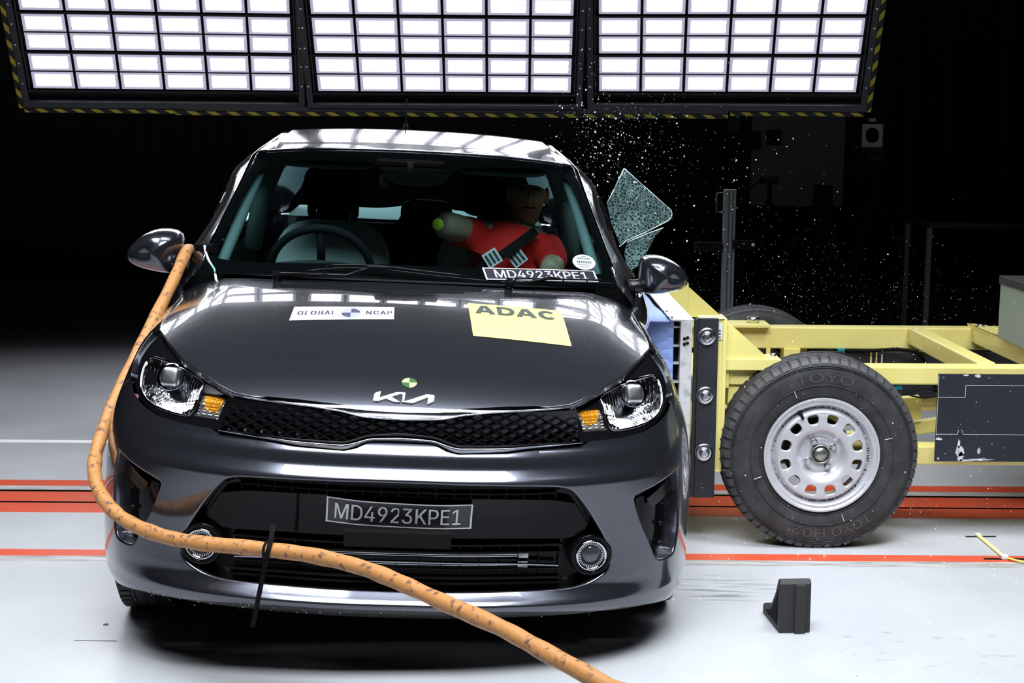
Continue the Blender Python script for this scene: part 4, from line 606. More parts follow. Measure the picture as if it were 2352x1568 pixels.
# number plate stuck on the intake panel
pl = empty('number_plate'); pl.parent = car
pq = [(-.207, .447), (.209, .437), (.207, .511), (-.2, .523)]
def plate_pt(a, b, h):
    s, z = quad_map(pq)(a, b); bulge = -.022+.012*math.exp(-((a-.5)/.42)**4); 
    return S(s, z)+Vector((0, -1, 0))*(.0+h)+fas_n(s, z)*(bulge)
mb = MB(); mb.grid(lambda a, b: plate_pt(a, b, 0), 60, 6); mb.build('plate_sheet', mottled('label sheet', (.010, .010, .022), (.03, .03, .05), 5, .3, .45, .75, stretch=(1, 1, 40)), pl)
mb = MB(); bw = .012
for a0, a1, b0, b1 in ((0, 1, 0, .045), (0, 1, .955, 1), (0, bw, 0, 1), (1-bw, 1, 0, 1)): mb.grid(lambda a, b: plate_pt(a0+(a1-a0)*a, b0+(b1-b0)*b, .0012), 30, 2)
mb.build('plate_border', M['white'], pl)
put_text('plate_text', 'MD4923KPE1', lambda a, b: plate_pt(.062+.855*a, .17+.64*b, .002), M['white'], pl, 'white registration characters', bold=.006)
# bonnet stickers
def hood_pt(x, y, h): return Hood(x, y)+hood_n(x, y)*h
def stick(name, q, mat, parent, h=.0012, n=36):
    f = quad_map(q); mb = MB(); mb.grid(lambda a, b: hood_pt(*f(a, b), h), n, n, smooth=True); return mb.build(name, mat, parent)
gq = [(-.358, .609), (-.042, .636), (-.044, .747), (-.354, .734)]; gf = quad_map(gq)
gs = stick('test_programme_sticker', gq, M['sticker'], car); tag(gs, 'white oblong sticker with grey lettering and round emblem')
put_text('sticker_lettering', 'GLOBAL', lambda a, b: hood_pt(*gf(.055+.375*a, .35+.27*b), .0036), M['greyink'], gs, bold=.022, space=1.15)
put_text('sticker_lettering', 'NCAP', lambda a, b: hood_pt(*gf(.725+.255*a, .35+.27*b), .0036), M['greyink'], gs, bold=.022, space=1.15)
mb = MB(); mb2 = MB(); mb3 = MB()
def ell(mb, cx, cy_, rx, ry, a0, a1, f, h, r_in=0, n=16):
    if r_in:
        mb.grid(lambda u, v: hood_pt(*f(cx+rx*(r_in+(1-r_in)*v)*cos(a0+(a1-a0)*u), cy_+ry*(r_in+(1-r_in)*v)*sin(a0+(a1-a0)*u)), h), n, 1)
    else: mb.add([hood_pt(*f(cx, cy_), h)]+[hood_pt(*f(cx+rx*cos(a0+(a1-a0)*i/n), cy_+ry*sin(a0+(a1-a0)*i/n)), h) for i in range(n+1)], [(0, i+1, i+2) for i in range(n)], True)
for k in range(4): ell(mb if k % 2 else mb2, .575, .49, .092, .34, k*pi/2, k*pi/2+pi/2, gf, .002)
mb4 = MB(); ell(mb3, .575, .49, .125, .46, radians(20), radians(120), gf, .002, .9); ell(mb4, .575, .49, .125, .46, radians(190), radians(290), gf, .002, .9)
mb.build('emblem_quarters', M['lav'], gs); mb2.build('emblem_dark_quarters', M['greyink'], gs); mb3.build('emblem_arc', M['lav'], gs); mb4.build('emblem_arc', M['lav'], gs)
aq = [(.199, .529), (.495, .505), (.488, .825), (.188, .833)]; af = quad_map(aq)
as_ = stick('motor_club_sticker', aq, M['yel2'], car); tag(as_, 'large pale yellow square sticker with black capitals')
def ring_c():
    o = [(.5+.5*cos(radians(t)), .5+.5*sin(radians(t))) for t in range(42, 319, 12)]; i = [(.52+.24*cos(radians(t)), .5+.27*sin(radians(t))) for t in range(318, 41, -12)]
    return o+i
GA = ([(0, 0), (.35, 1), (.65, 1), (1, 0), (.73, 0), (.665, .20), (.335, .20), (.27, 0)], [[(.40, .40), (.60, .40), (.5, .74)]])
GD = ([(0, 0), (.5, 0), (.75, .06), (.93, .22), (1, .5), (.93, .78), (.75, .94), (.5, 1), (0, 1)], [[(.27, .22), (.47, .22), (.62, .28), (.71, .40), (.73, .5), (.71, .6), (.62, .72), (.47, .78), (.27, .78)]])
for (o_, h_), a0, a1 in ((GA, .06, .275), (GD, .30, .485), (GA, .495, .715), ((ring_c(), []), .735, .93)):
    tf = lambda p: (a0+(a1-a0)*p[0], .655+.27*p[1])
    patch('sticker_letter', [tf(q) for q in o_], [[tf(q) for q in h] for h in h_], lambda a, b: hood_pt(*af(a, b), 0), lambda a, b: hood_n(*af(a, b)), M['ink'], as_, .03, .0026)
# round marker and badge
tm = empty('target_marker'); tm.parent = car; mb = MB(); mb2 = MB()
idf = lambda a, b: (a, b)
for k in range(4): ell(mb if k % 2 == 0 else mb2, .015, .2065, .021, .0225, k*pi/2, k*pi/2+pi/2, idf, .002 if k % 2 else .002)
mb.build('dark_quarters', M['green'], tm); mb2.build('yellow_quarters', M['yel2'], tm); tag(tm, 'round marker with quarters in yellow and dark green')
badge = empty('bonnet_badge'); badge.parent = car; tag(badge, 'angular silver badge letters')
def bpt(px, py, h):
    x = -.082+.168*(px-726)/(1205-726); y = .1625-.044*(py-64)/(165-64); return hood_pt(x, y, h)
for nm, poly in (('badge_letter', [(782, 64), (742, 80), (733, 92), (726, 146), (733, 153), (768, 152), (862, 113), (935, 156), (888, 155), (825, 129), (862, 113), (970, 70), (905, 70), (772, 125), (772, 122)]),):
    pass
polys = [[(782, 64), (742, 80), (733, 92), (726, 146), (733, 153), (768, 152), (774, 120)], [(768, 152), (774, 123), (905, 70), (965, 70), (866, 113)], [(866, 113), (826, 129), (888, 155), (935, 156)],
         [(965, 70), (918, 74), (908, 90), (955, 155), (1000, 159), (1004, 140), (972, 150), (970, 120)], [(1004, 160), (1036, 161), (1152, 104), (1196, 82), (1140, 80), (1000, 140)], [(1196, 82), (1204, 95), (1197, 140), (1150, 165), (1154, 104), (1140, 88)]]
polys[3] = [(918, 71), (976, 71), (966, 152), (951, 155), (955, 150), (955, 90)]
polys.append([(951, 154), (1036, 161), (1002, 138), (966, 150)])
for p in polys:
    mb = MB(); mb.prism(p, lambda a, b, h: bpt(a, b, h), .004); mb.build('badge_stroke', M['sticker'], badge)

# stone chips along the lower lip
mb = MB(); rc = random.Random(5)
for k in range(46):
    s = rc.uniform(-.95, -.1) if k < 34 else rc.uniform(-.1, .6); z = (.185 if abs(s) > .6 else .196)+rc.uniform(-.006, .016); q = fas_n(s, z); c = S(s, z)+q*.0008; r_ = rc.uniform(.0012, .0032); R = q.to_track_quat('Z', 'Y').to_matrix()
    mb.add([c+R @ Vector((r_*cos(a)*rc.uniform(.5, 1.3), r_*sin(a)*rc.uniform(.5, 1.2), 0)) for a in (0, 1.3, 2.4, 3.6, 5)], [(0, 1, 2, 3, 4)], False)
o = mb.build('paint_chips', M['sticker'], car); o['kind'] = 'stuff'
# ---------------------------------------------------------------- windscreen, roof, cabin shell
def WS(u, v):
    a = abs(u); x = u*(.717+(.612-.717)*v); yb = 1.06+.11*a*a; yt = 1.87+.08*a*a; zb = 1.025-.015*a*a; zt_ = 1.437-.020*a*a-.012*a**6
    bul = .045*v*(1-v)
    return Vector((x, yb+(yt-yb)*v-bul*.5, zb+(zt_-zb)*v+bul))
def ws_n(u, v): 
    n = nrm(WS, u, v); return n if n.y < 0 else -n
sq = [(-1, 0), (1, 0), (1, 1), (-1, 1)]
wind = patch('windscreen', sq, [], WS, ws_n, M['wind'], car, .05, 0)
FR = smooth_poly([(-.93, .07), (0, .104), (.93, .075), (.965, .16), (.955, .80), (.90, .915), (.82, .93), (.32, .885), (.22, .86), (.18, .69), (-.165, .69), (-.20, .86), (-.29, .89), (-.80, .90), (-.89, .875), (-.945, .78), (-.965, .16)], it=2)
patch('windscreen_border', sq, [FR], WS, ws_n, M['frit'], wind, .05, -.003)
mb = MB(); mb.tube([WS(-1+2*i/30, 1)+Vector((0, .004, .004)) for i in range(31)], .0055, 8); mb.build('header_seal', M['smoke'], car)
_rx = crspline([1.95, 2.3, 2.8, 3.62, 4.05], [.551, .528, .53, .495, .60]); _rz = crspline([1.95, 2.1, 2.35, 2.7, 3.2, 3.62, 4.05], [1.417, 1.458, 1.490, 1.497, 1.468, 1.42, 1.085])
_rc = crspline([1.87, 2.05, 2.35, 2.6, 3.0, 3.4, 3.64], [1.440, 1.481, 1.513, 1.52, 1.508, 1.47, 1.44])
def Roof(u, t):
    a = abs(u); y = (1.875+.075*a*a)*(1-t)+3.62*t; k = a**2.3; yc = min(max(y, 1.875), 3.64)
    return Vector((u*_rx(max(1.95, y)), y, _rc(yc)*(1-k)+(_rz(max(1.95, y)))*k))
def roof_n(u, t):
    n = nrm(Roof, max(-.99, min(.99, u)), max(.004, min(.996, t))); return n if n.z > 0 else -n
patch('roof_panel', sq and [(-1, 0), (1, 0), (1, 1), (-1, 1)], [], Roof, roof_n, M['paint'], car, .035, 0, (-1,), (.006, .02))
def belt(y): 
    x = S(s_at_y(y), ztop(s_at_y(y))).x; return x, _zt(y)
_bx = crspline([1.15, 1.3, 1.5, 2.0, 3.0, 3.6, 4.05], [.765, .795, .835, .848, .845, .80, .72]); 
def GS(y, v):
    if y < 1.95: k = (y-1.17)/.78; xt, zt_ = .719+(.616-.719)*k, 1.010+(1.405-1.010)*k
    else:
        k = sm(1.93, 2.25, y); xt, zt_ = .616*(1-k)+(_rx(y)+.008)*k, min(_rz(y), 1.405+(_rz(2.25)-1.405)*max(0, (y-1.95)/.30)) if y < 2.25 else _rz(y)
    k = sm(1.9, 2.0, y)
    xb = _bx(y); zb = _zt(y)-.002
    return Vector((xb+(xt-xb)*v**(1.1+1.3*sm(1.7, 2.2, y)), y, zb+(zt_-zb)*v))
def gs_n(y, v):
    n = nrm(GS, y, max(.02, min(.98, v))); return n if n.x > 0 else -n
GOUT2 = [(1.19, 0), (1.19, 1)]+[(1.19+i*.095, 1) for i in range(1, 9)]+[(1.95+i*.167, 1) for i in range(1, 11)]+[(3.75, .98), (3.9, .9), (4.04, .6), (4.04, 0)]
W1 = smooth_poly([(1.44, .07), (1.60, .58), (1.80, .70), (2.02, .775), (2.5, .80), (2.53, .06)], it=1)
W2 = smooth_poly([(2.63, .06), (2.62, .80), (3.15, .77), (3.48, .42), (3.45, .06)], it=1)
for sg in (1, -1):
    fn = (lambda y, v: GS(y, v)) if sg > 0 else (lambda y, v: Vector((-GS(y, v).x, GS(y, v).y, GS(y, v).z)))
    nn = (lambda y, v: gs_n(y, v)) if sg > 0 else (lambda y, v: Vector((-gs_n(y, v).x, gs_n(y, v).y, gs_n(y, v).z)))
    patch('side_frame', GOUT2, [W1, W2], fn, nn, M['paint'], car, .035, 0, (0, 1), (.003, .03))
    if sg < 0: patch('side_window', W1, [], fn, nn, M['sideglass'], car, .06, -.012)
    patch('rear_side_window', W2, [], fn, nn, M['sideglass'], car, .06, -.012)
    mb = MB(); mb.grid(lambda u, v: fn(1.945+.315*u, 1)*(1-v)+Vector((sg*(_rx(max(1.95, 1.945+.315*u))-.002), 1.945+.315*u, _rz(max(1.95, 1.945+.315*u))-.003))*v, 14, 4); mb.build('header_corner', M['paint'], car)
    # black window surround and the bright drip moulding along the pillar
    mb = MB(); mb.tube([fn(1.25+i*.07, .96)+nn(1.25+i*.07, .93)*.003 for i in range(11)]+[fn(2.05+i*.2, .955)+nn(2.05+i*.2, .955)*.003 for i in range(7)], .006, 6); mb.build('pillar_moulding', M['smoke'], car)
    mb = MB(); L = dens(W1, .05); mb.tube([fn(*p)+nn(*p)*.003 for p in L], .009, 6, closed=True); L = dens(W2, .05); mb.tube([fn(*p)+nn(*p)*.003 for p in L], .009, 6, closed=True); mb.build('window_seal', M['matte'], car)
    # inner pillar trim, pale
    mb = MB(); pts = [Vector((sg*(.660-.075*t), 1.27+.70*t+.0*t, 1.015+.365*t+.03*t*(1-t))) for t in [i/10 for i in range(11)]]
    mb.tube(pts, [.022-.004*abs(i-3)/7 for i in range(11)], 10); mb.build('pillar_trim', M['trim'], car)
    mb = MB(); mb.tube([(sg*.70, 2.56, .98), (sg*.665, 2.57, 1.2), (sg*.585, 2.56, 1.40)], .04, 10); mb.build('centre_pillar_trim', M['trim'], car)
    mb = MB(); mb.grid(lambda u, v: Vector((sg*(.80-.03*sin(v*pi)), 1.2+2.3*u, .30+.68*v)), 6, 5); mb.build('door_trim', M['darkcloth'], car)
# rear window, boot lid, underbody
mb = MB(); mb.grid(lambda u, v: Vector(((u*2-1)*(.495+.105*v), 3.62+.43*v-.10*(2*u-1)**2*(1-v)*0, (1.44-.02*(2*u-1)**2)+(1.095-1.44)*v+.02*v*(1-v)*4)), 16, 10); mb.build('rear_window', M['sideglass'], car)
mb = MB(); mb.grid(lambda u, v: Vector(((u*2-1)*(.73-.08*v), 4.04+.36*v-.06*(2*u-1)**2*v, 1.075-.035*(2*u-1)**2-.03*v*v)), 16, 8); mb.build('boot_lid', M['paint'], car)
mb = MB(); mb.span((-.74, .35, .19), (.74, 4.2, .23)); mb.span((-.55, .30, .2), (.55, .33, .5)); mb.build('underbody', M['matte'], car)
mb = MB()
for sg in (1, -1):
    for yc in (.88, 3.56):
        mb.grid(lambda u, v: Vector((sg*(.56+.28*v), yc+.36*cos(pi*u), .30+.36*sin(pi*u))), 16, 1)
        mb.span((sg*.555, yc-.36, .22), (sg*.56, yc+.36, .66))
mb.build('wheel_liner', M['matte'], car)
# cowl and wipers
mb = MB(); mb.grid(lambda u, v: Vector(((u*2-1)*.70, 1.05+.10*(2*u-1)**2+.07*v, 1.013-.02*(2*u-1)**2-.02*v+.01*v*v)), 24, 4); mb.build('cowl_panel', M['piano'], car)
def wsp(x, v, h=.0):
    u = x/(.717+(.612-.717)*v); return WS(u, v)+ws_n(u, v)*h
for nm, pv, arm, bl in (('wiper', 0, [(-.44, -.045), (-.21, -.036), (-.15, .006), (-.135, .024), (-.06, .020)], [(-.353, .002), (-.25, .030), (-.09, .032), (.06, .011), (.26, -.012)]), ('wiper', 0, [(.33, -.035), (.40, -.028), (.46, .002), (.50, .004)], [(.30, -.016), (.38, -.004), (.50, .002), (.60, .008), (.70, .012)])):
    wp = empty(nm); wp.parent = car
    mb = MB(); mb.tube([wsp(x, v, .030) for x, v in arm], [.009, .007, .006, .005, .005][:len(arm)], 8); mb.cyl(wsp(*arm[0], .0), wsp(*arm[0], .038), .014, 14); mb.build('wiper_arm', M['gloss'], wp)
    mb = MB(); f = crspline([p[0] for p in bl], [p[1] for p in bl]); n = 24; pts = [wsp(bl[0][0]+(bl[-1][0]-bl[0][0])*i/n, f(bl[0][0]+(bl[-1][0]-bl[0][0])*i/n), .016) for i in range(n+1)]
    mb.tube(pts, .0035, 6); mb.tube([p+Vector((0, 0, .010)) for p in pts[3:-3]], .004, 6)
    for i in (3, 8, 13, 18, 21): mb.tube([pts[i], pts[i]+Vector((0, 0, .011))], .003, 6)
    mb.build('wiper_blade', M['gloss'], wp)
# registration strip and round paper label on the glass
st = empty('windscreen_strip'); st.parent = wind
wq = [(.256, .018), (.648, .040), (.636, .112), (.242, .093)]; wf = quad_map(wq)
def wpt(a, b, h): x, v = wf(a, b); return wsp(x, v, h)
mb = MB(); mb.grid(lambda a, b: wpt(a, b, .002), 12, 3); mb.build('strip_sheet', M['labelblack'], st)
mb = MB()
for a0, a1, b0, b1 in ((0, 1, 0, .06), (0, 1, .94, 1), (0, .014, 0, 1), (.986, 1, 0, 1)): mb.grid(lambda a, b: wpt(a0+(a1-a0)*a, b0+(b1-b0)*b, .003), 12, 2)
mb.build('strip_border', M['sticker'], st)
put_text('strip_text', 'MD4923KPE1', lambda a, b: wpt(.09+.83*a, .17+.66*b, .0035), M['sticker'], st, 'white registration characters', bold=.008)
lab = empty('round_label'); lab.parent = wind; cx, cv = .604, .170
mb = MB(); mb.add([wsp(cx, cv, .002)]+[wsp(cx+.041*cos(a), cv+.053*sin(a), .002) for a in [2*pi*i/40 for i in range(40)]], [(0, 1+i, 1+(i+1) % 40) for i in range(40)], True); mb.build('label_disc', P('pale label', (.55, .66, .66), .6), lab)
mb = MB()
for i in range(26): x = cx-.028+.0022*i; wv = .0006+.0008*((i*7) % 3); mb.add([wsp(x, cv-.009, .003), wsp(x+wv, cv-.009, .003), wsp(x+wv, cv+.008, .003), wsp(x, cv+.008, .003)], [(0, 1, 2, 3)])
for k, wd in ((.037, .010), (.026, .024), (.020, .024), (-.020, .024), (-.034, .016)): mb.add([wsp(cx-wd, cv+k, .003), wsp(cx+wd, cv+k, .003), wsp(cx+wd, cv+k+.0025, .003), wsp(cx-wd, cv+k+.0025, .003)], [(0, 1, 2, 3)])
mb.build('label_print', M['ink'], lab)
# antenna
mb = MB(); mb.cyl((-.06, 2.9, 1.50), (-.06, 2.93, 1.545), .016, 12, .010); mb.tube([(-.06, 2.92, 1.53), (-.062, 3.0, 1.66)], [.004, .003], 8); mb.build('aerial', M['matte'], car)
# ---------------------------------------------------------------- door mirrors
for sg in (1, -1):
    mir = empty('door_mirror'); mir.parent = car
    prof = [(.800, 1.115), (.818, 1.133), (.86, 1.140), (.905, 1.133), (.955, 1.105), (.990, 1.068), (1.0, 1.04), (.985, 1.015), (.945, .998), (.87, .985), (.825, .985), (.802, 1.01)]
    prof = smooth_poly(prof, it=2)
    if sg > 0: prof = [(.815+(a-.80)*.92, .98+(b-.985)*.90) for a, b in prof]
    n = len(prof); cxm = sum(p[0] for p in prof)/n; czm = sum(p[1] for p in prof)/n; rings = []
    for k, (sc_, yy) in enumerate([(.0, 1.250), (.35, 1.252), (.62, 1.262), (.82, 1.282), (.94, 1.310), (1.0, 1.345), (1.0, 1.40), (.97, 1.415), (.93, 1.41), (0, 1.40)]):
        rings.append([Vector((sg*(cxm+(a-cxm)*sc_), yy-.05*(cxm-a)*sg*sg+.02*(abs(a-.8)/.2)**2, czm+(b-czm)*sc_)) for a, b in prof])
    mb = MB(); vs = [p for r in rings for p in r]; mb.add(vs, [(i*n+k, i*n+(k+1) % n, (i+1)*n+(k+1) % n, (i+1)*n+k) for i in range(len(rings)-1) for k in range(n)], True); mb.build('mirror_cap', M['paint'], mir)
    # dark lower band and slot
    mb = MB(); mb.tube([Vector((sg*x, 1.272+.75*max(0, x-.955)**1.0+.035*((x-.8)/.2)**2, 1.044-.05*(x-.90)*.4)) for x in [.905+.0095*i for i in range(9)]], [.004, .008, .009, .009, .009, .009, .009, .008, .005], 8); mb.build('repeater_slot', M['gloss'], mir)
    mb = MB(); mb.tube([(sg*.77, 1.33, 1.0), (sg*.80, 1.335, 1.005), (sg*.85, 1.34, 1.015)], [.03, .026, .026], 12); mb.build('mirror_foot', M['piano'], mir)
# ---------------------------------------------------------------- wheels of the car
def car_wheel(x, y, sg, name):
    z = .305+x*sin(RO)*1.0
    wh = empty(name); wh.parent = car; wh.location = (x, y, z); wh.rotation_euler = (0, -RO, 0)
    W_ = .088
    mb = MB(); mb.lathe([(.19, -W_*.8), (.24, -W_*1.02), (.285, -W_*.95), (.300, -W_*.72), (.305, -W_*.3), (.3055, 0), (.305, W_*.3), (.300, W_*.72), (.285, W_*.95), (.24, W_*1.02), (.19, W_*.8)], 64, 'x')
    for k in range(60):
        a = 2*pi*k/60; R = Matrix.Rotation(-a, 3, 'X')
        for xx in (-.058, .058): mb.box((xx, .3025*cos(a), -.3025*sin(a)*-1), (.035, .008, .022), Matrix.Rotation(a, 3, 'X'))
    for xx in (-.03, 0, .03): mb.tube([(xx, .3045*cos(2*pi*k/60), .3045*sin(2*pi*k/60)) for k in range(60)], .003, 5, closed=True)
    mb.build('car_tyre', M['tyre'], wh)
    mb = MB(); mb.lathe([(.19, -.07), (.185, .02*sg), (.17, .055*sg), (.06, .05*sg), (.05, .065*sg), (0, .065*sg)], 40, 'x'); mb.build('car_rim', M['alloy'], wh)
for sg in (1, -1):
    car_wheel(sg*.79, .82, sg, 'front_wheel'); car_wheel(sg*.765, 3.56, sg, 'rear_wheel')
# ---------------------------------------------------------------- cabin
mb = MB(); mb.grid(lambda u, v: Vector(((u*2-1)*.70, 1.16+.52*v+.06*(2*u-1)**2*(1-v), 1.005-.02*v+.012*sin(v*pi)+(.035*math.exp(-(((u*2-1)+.48)/.30)**2)*sm(.35, .8, v)))), 40, 10)
mb.grid(lambda u, v: Vector(((u*2-1)*.70, 1.68+.03*v, .985-.40*v+(.035*math.exp(-(((u*2-1)+.48)/.30)**2)*(1-v)))), 40, 4); mb.build('dashboard', P('dash plastic', (.010, .012, .012), .75), car)
def superoval(mb, c, wd, ht, dp, pts=28, tilt=0, pw=.6, lay=8):
    R = Matrix.Rotation(tilt, 3, 'X'); mb.ellipsoid(c, (wd/2, dp/2, ht/2), pts, lay*2, R, pw)
sw = empty('steering_wheel'); sw.parent = car
cen = Vector((-.34, 1.70, .975)); Rst = Matrix.Rotation(radians(-63), 3, 'X')
mb = MB(); mb.tube([cen+Rst @ Vector((.19*cos(a), .19*sin(a), 0)) for a in [2*pi*i/48 for i in range(48)]], .016, 12, closed=True); mb.build('steering_rim', M['darkcloth'], sw)
mb = MB(); mb.ellipsoid(cen-Rst @ Vector((0, 0, .01)), (.07, .06, .03), 16, 8, Rst); 
for a in (0, pi, -pi/2): mb.tube([cen, cen+Rst @ Vector((.18*cos(a), .18*sin(a), 0))], .016, 8)
mb.tube([cen, cen+Vector((0, -.15, -.10))], .03, 10); mb.build('steering_hub', M['darkcloth'], sw)
for sg in (1, -1):
    se = empty('front_seat'); se.parent = car; cx = sg*.345
    mb = MB(); superoval(mb, (cx, 2.38, .82), .50, .62, .17, tilt=radians(-14), pw=.55); mb.build('seat_back', M['seat'], se)
    mb = MB(); superoval(mb, (cx, 2.05, .47), .50, .16, .56, pw=.55); mb.build('seat_cushion', M['darkcloth'], se)
    mb = MB(); superoval(mb, (cx-.005 if sg < 0 else .31, 2.49, 1.26), .26 if sg < 0 else .24, .19, .12, tilt=radians(-10), pw=.6); mb.build('headrest', M['darkcloth'], se)
    mb = MB()
    for d in (-.07, .07): mb.cyl((cx+d, 2.45, 1.08), (cx+d, 2.48, 1.19), .006, 8)
    mb.build('headrest_post', M['chrome'], se)
mb = MB(); superoval(mb, (0, 3.15, .75), 1.36, .66, .18, tilt=radians(-18), pw=.4); superoval(mb, (0, 2.85, .45), 1.36, .18, .5, pw=.5); mb.build('rear_bench', M['darkcloth'], car)
for x in (-.40, .05, .42):
    mb = MB(); superoval(mb, (x, 3.30, 1.125), .25, .13, .09, pw=.6); mb.build('rear_headrest', M['darkcloth'], car)
mb = MB(); mb.grid(lambda u, v: Vector(((u*2-1)*.62, 3.3+.7*v, 1.085+.015*v+.035*math.exp(-(((u*2-1)-.05)/.22)**2)*v)), 30, 6); mb.build('parcel_shelf', P('pale shelf cloth', (.55, .70, .72), .7), car)
mb = MB(); mb.grid(lambda u, v: Roof(u*1.9-.95, .03+.94*v)-Vector((0, 0, .035)), 12, 12); mb.build('headliner', M['trim'], car)
for x0, x1 in ((-.53, -.16), (.16, .51)):
    mb = MB(); superoval(mb, ((x0+x1)/2, 1.97, 1.385), x1-x0, .028, .13, tilt=radians(18), pw=.5); mb.build('sun_visor', M['trim'], car)
im = empty('interior_mirror'); im.parent = car
mb = MB(); superoval(mb, (-.02, 1.76, 1.325), .235, .068, .035, tilt=radians(-8), pw=.45); mb.build('mirror_shell', M['matte'], im)
mb = MB(); mb.tube([(-.02, 1.76, 1.33), (-.02, 1.74, 1.40)], .012, 8); mb.build('mirror_stalk', M['matte'], im)
mb = MB(); mb.box((-.02, 1.80, 1.393), (.26, .10, .03)); mb.build('mirror_base_cover', M['frit'], car, bevel=.01)
# measuring bracket and small camera seen between the seats
br = empty('onboard_camera'); br.parent = car
mb = MB(); mb.box((-.02, 2.30, 1.13), (.10, .07, .20), Matrix.Rotation(radians(28), 3, 'Y')); mb.build('camera_case', M['matte'], br, bevel=.01)
mb = MB(); mb.tube([(-.02, 2.30, 1.13), (.06, 2.35, 1.03), (.10, 2.4, .75)], .02, 8); mb.build('camera_arm', M['matte'], br)
mb = MB(); mb.tube([(.02, 2.28, 1.21), (.05, 2.2, 1.26)], .002, 6); mb.tube([(.06, 2.3, 1.19), (.15, 2.2, 1.235), (.28, 2.1, 1.33)], .002, 6); mb.build('camera_cable', M['matte'], br)
sb = MB(); sb.grid(lambda u, v: Vector((.492-.30*u, 2.06-.06*sin(u*pi)-.05*u, 1.145-.215*u))+Vector((.58, 0, -.81))*(v-.5)*-.037+Vector((0, -.012, 0)), 14, 3); sb.build('seat_belt', M['darkcloth'], car)
# white lead taped to the pillar
mb = MB(); L = [GS(1.36, .985)*1]
p0 = Vector((-.71, 1.26, 1.075)); mb.tube([p0+Vector((0, -.01, .02)), p0, p0+Vector((.018, -.03, -.03)), p0+Vector((.045, -.08, -.055)), p0+Vector((.058, -.13, -.085)), p0+Vector((.062, -.15, -.11))], .0042, 8); mb.build('white_lead', M['sticker'], car)
mb = MB(); mb.box(p0+Vector((-.005, .0, .012)), (.06, .012, .028), Matrix.Rotation(radians(20), 3, 'X')); mb.build('tape_patch', M['matte'], car, bevel=.003)
# ---------------------------------------------------------------- the dummy on the struck side
dum = empty('crash_test_dummy', tuple(cw((.36, 2.15, .56))), (0, RO, YAW), 'crash test dummy in a red shirt leaning towards the broken window', 'crash test dummy')
DM = dum.matrix_world.copy(); dloc = Vector((.36, 2.15, .56))
def skin(name, pts, edges, radii, mat, parent, sub=2, root=0):
    me = bpy.data.meshes.new(name); me.from_pydata([tuple(Vector(p)-dloc) for p in pts], edges, []); o = link(name, me, mat, parent)
    bm = bmesh.new(); bm.from_mesh(me); lay = bm.verts.layers.skin.verify()
    for i, v in enumerate(bm.verts): r = radii[i]; v[lay].radius = r if isinstance(r, tuple) else (r, r); v[lay].use_root = (i == root)
    bm.to_mesh(me); bm.free()
    o.modifiers.new('skin', 'SKIN').use_smooth_shade = True; s = o.modifiers.new('sub', 'SUBSURF'); s.levels = sub; s.render_levels = sub
    bpy.context.view_layer.update(); dg = bpy.context.evaluated_depsgraph_get(); me2 = bpy.data.meshes.new_from_object(o.evaluated_get(dg))
    o.modifiers.clear(); o.data = me2; bpy.data.meshes.remove(me); me2.name = name
    me2.polygons.foreach_set('use_smooth', [True]*len(me2.polygons))
    return o
bp = [(.345, 2.20, .60), (.36, 2.22, .82), (.385, 2.22, 1.0), (.425, 2.215, 1.115), (.448, 2.20, 1.165), (.455, 2.185, 1.22), (.46, 2.165, 1.28), (.46, 2.17, 1.325),
      (.27, 2.16, 1.105), (.20, 2.07, 1.135), (.096, 1.972, 1.160), (.555, 2.15, 1.06), (.57, 2.06, 1.02), (.545, 1.93, .985), (.27, 1.95, .58), (.25, 1.62, .62), (.25, 1.45, .35), (.44, 1.95, .58), (.46, 1.62, .62), (.46, 1.45, .35)]
be = [(0, 1), (1, 2), (2, 3), (3, 4), (4, 5), (5, 6), (6, 7), (3, 8), (8, 9), (9, 10), (3, 11), (11, 12), (12, 13), (0, 14), (14, 15), (15, 16), (0, 17), (17, 18), (18, 19)]
brd = [(.15, .12), (.14, .11), (.14, .11), (.10, .09), .052, .062, (.074, .092), (.06, .075), .06, .058, .062, .06, .054, .050, .08, .065, .05, .08, .065, .05]
skin('body', bp, be, brd, M['skin'], dum)
sp = [(.345, 2.19, .62), (.36, 2.20, .82), (.385, 2.195, 1.0), (.42, 2.20, 1.10), (.445, 2.205, 1.135), (.275, 2.16, 1.095), (.215, 2.09, 1.125), (.175, 2.05, 1.137), (.55, 2.15, 1.06), (.57, 2.07, 1.025), (.555, 1.99, 1.0)]
skin('red_shirt', sp, [(0, 1), (1, 2), (2, 3), (3, 4), (3, 5), (5, 6), (6, 7), (3, 8), (8, 9), (9, 10)], [(.17, .135), (.168, .135), (.165, .135), (.12, .11), .068, .078, .068, .064, .078, .068, .06], M['red'], dum)
mb = MB(); hc = Vector((.46, 2.165, 1.285))-dloc
mb.ellipsoid(hc+Vector((0, -.086, -.012)), (.012, .02, .02), 10, 6)                       # nose
mb.build('nose', M['skin'], dum)
mb = MB(); mb.tube([hc+Vector((-.025, -.082, -.052)), hc+Vector((0, -.09, -.054)), hc+Vector((.025, -.082, -.052))], .004, 6)
for sx in (-.03, .03): mb.ellipsoid(hc+Vector((sx, -.078, .022)), (.013, .008, .007), 10, 6)
mb.build('eyes_and_mouth', M['darkcloth'], dum)
mb = MB()
for sx in (-.077, .077): mb.ellipsoid(hc+Vector((sx, .01, -.005)), (.012, .022, .034), 10, 6)
mb.build('ear', M['skin'], dum)
mb = MB(); c0 = Vector((.093, 1.903, 1.160))-dloc; mb.ellipsoid(c0, (.024, .006, .024), 18, 8, Matrix.Rotation(radians(-20), 3, 'Z')); mb.build('lime_marker', M['lime'], dum)
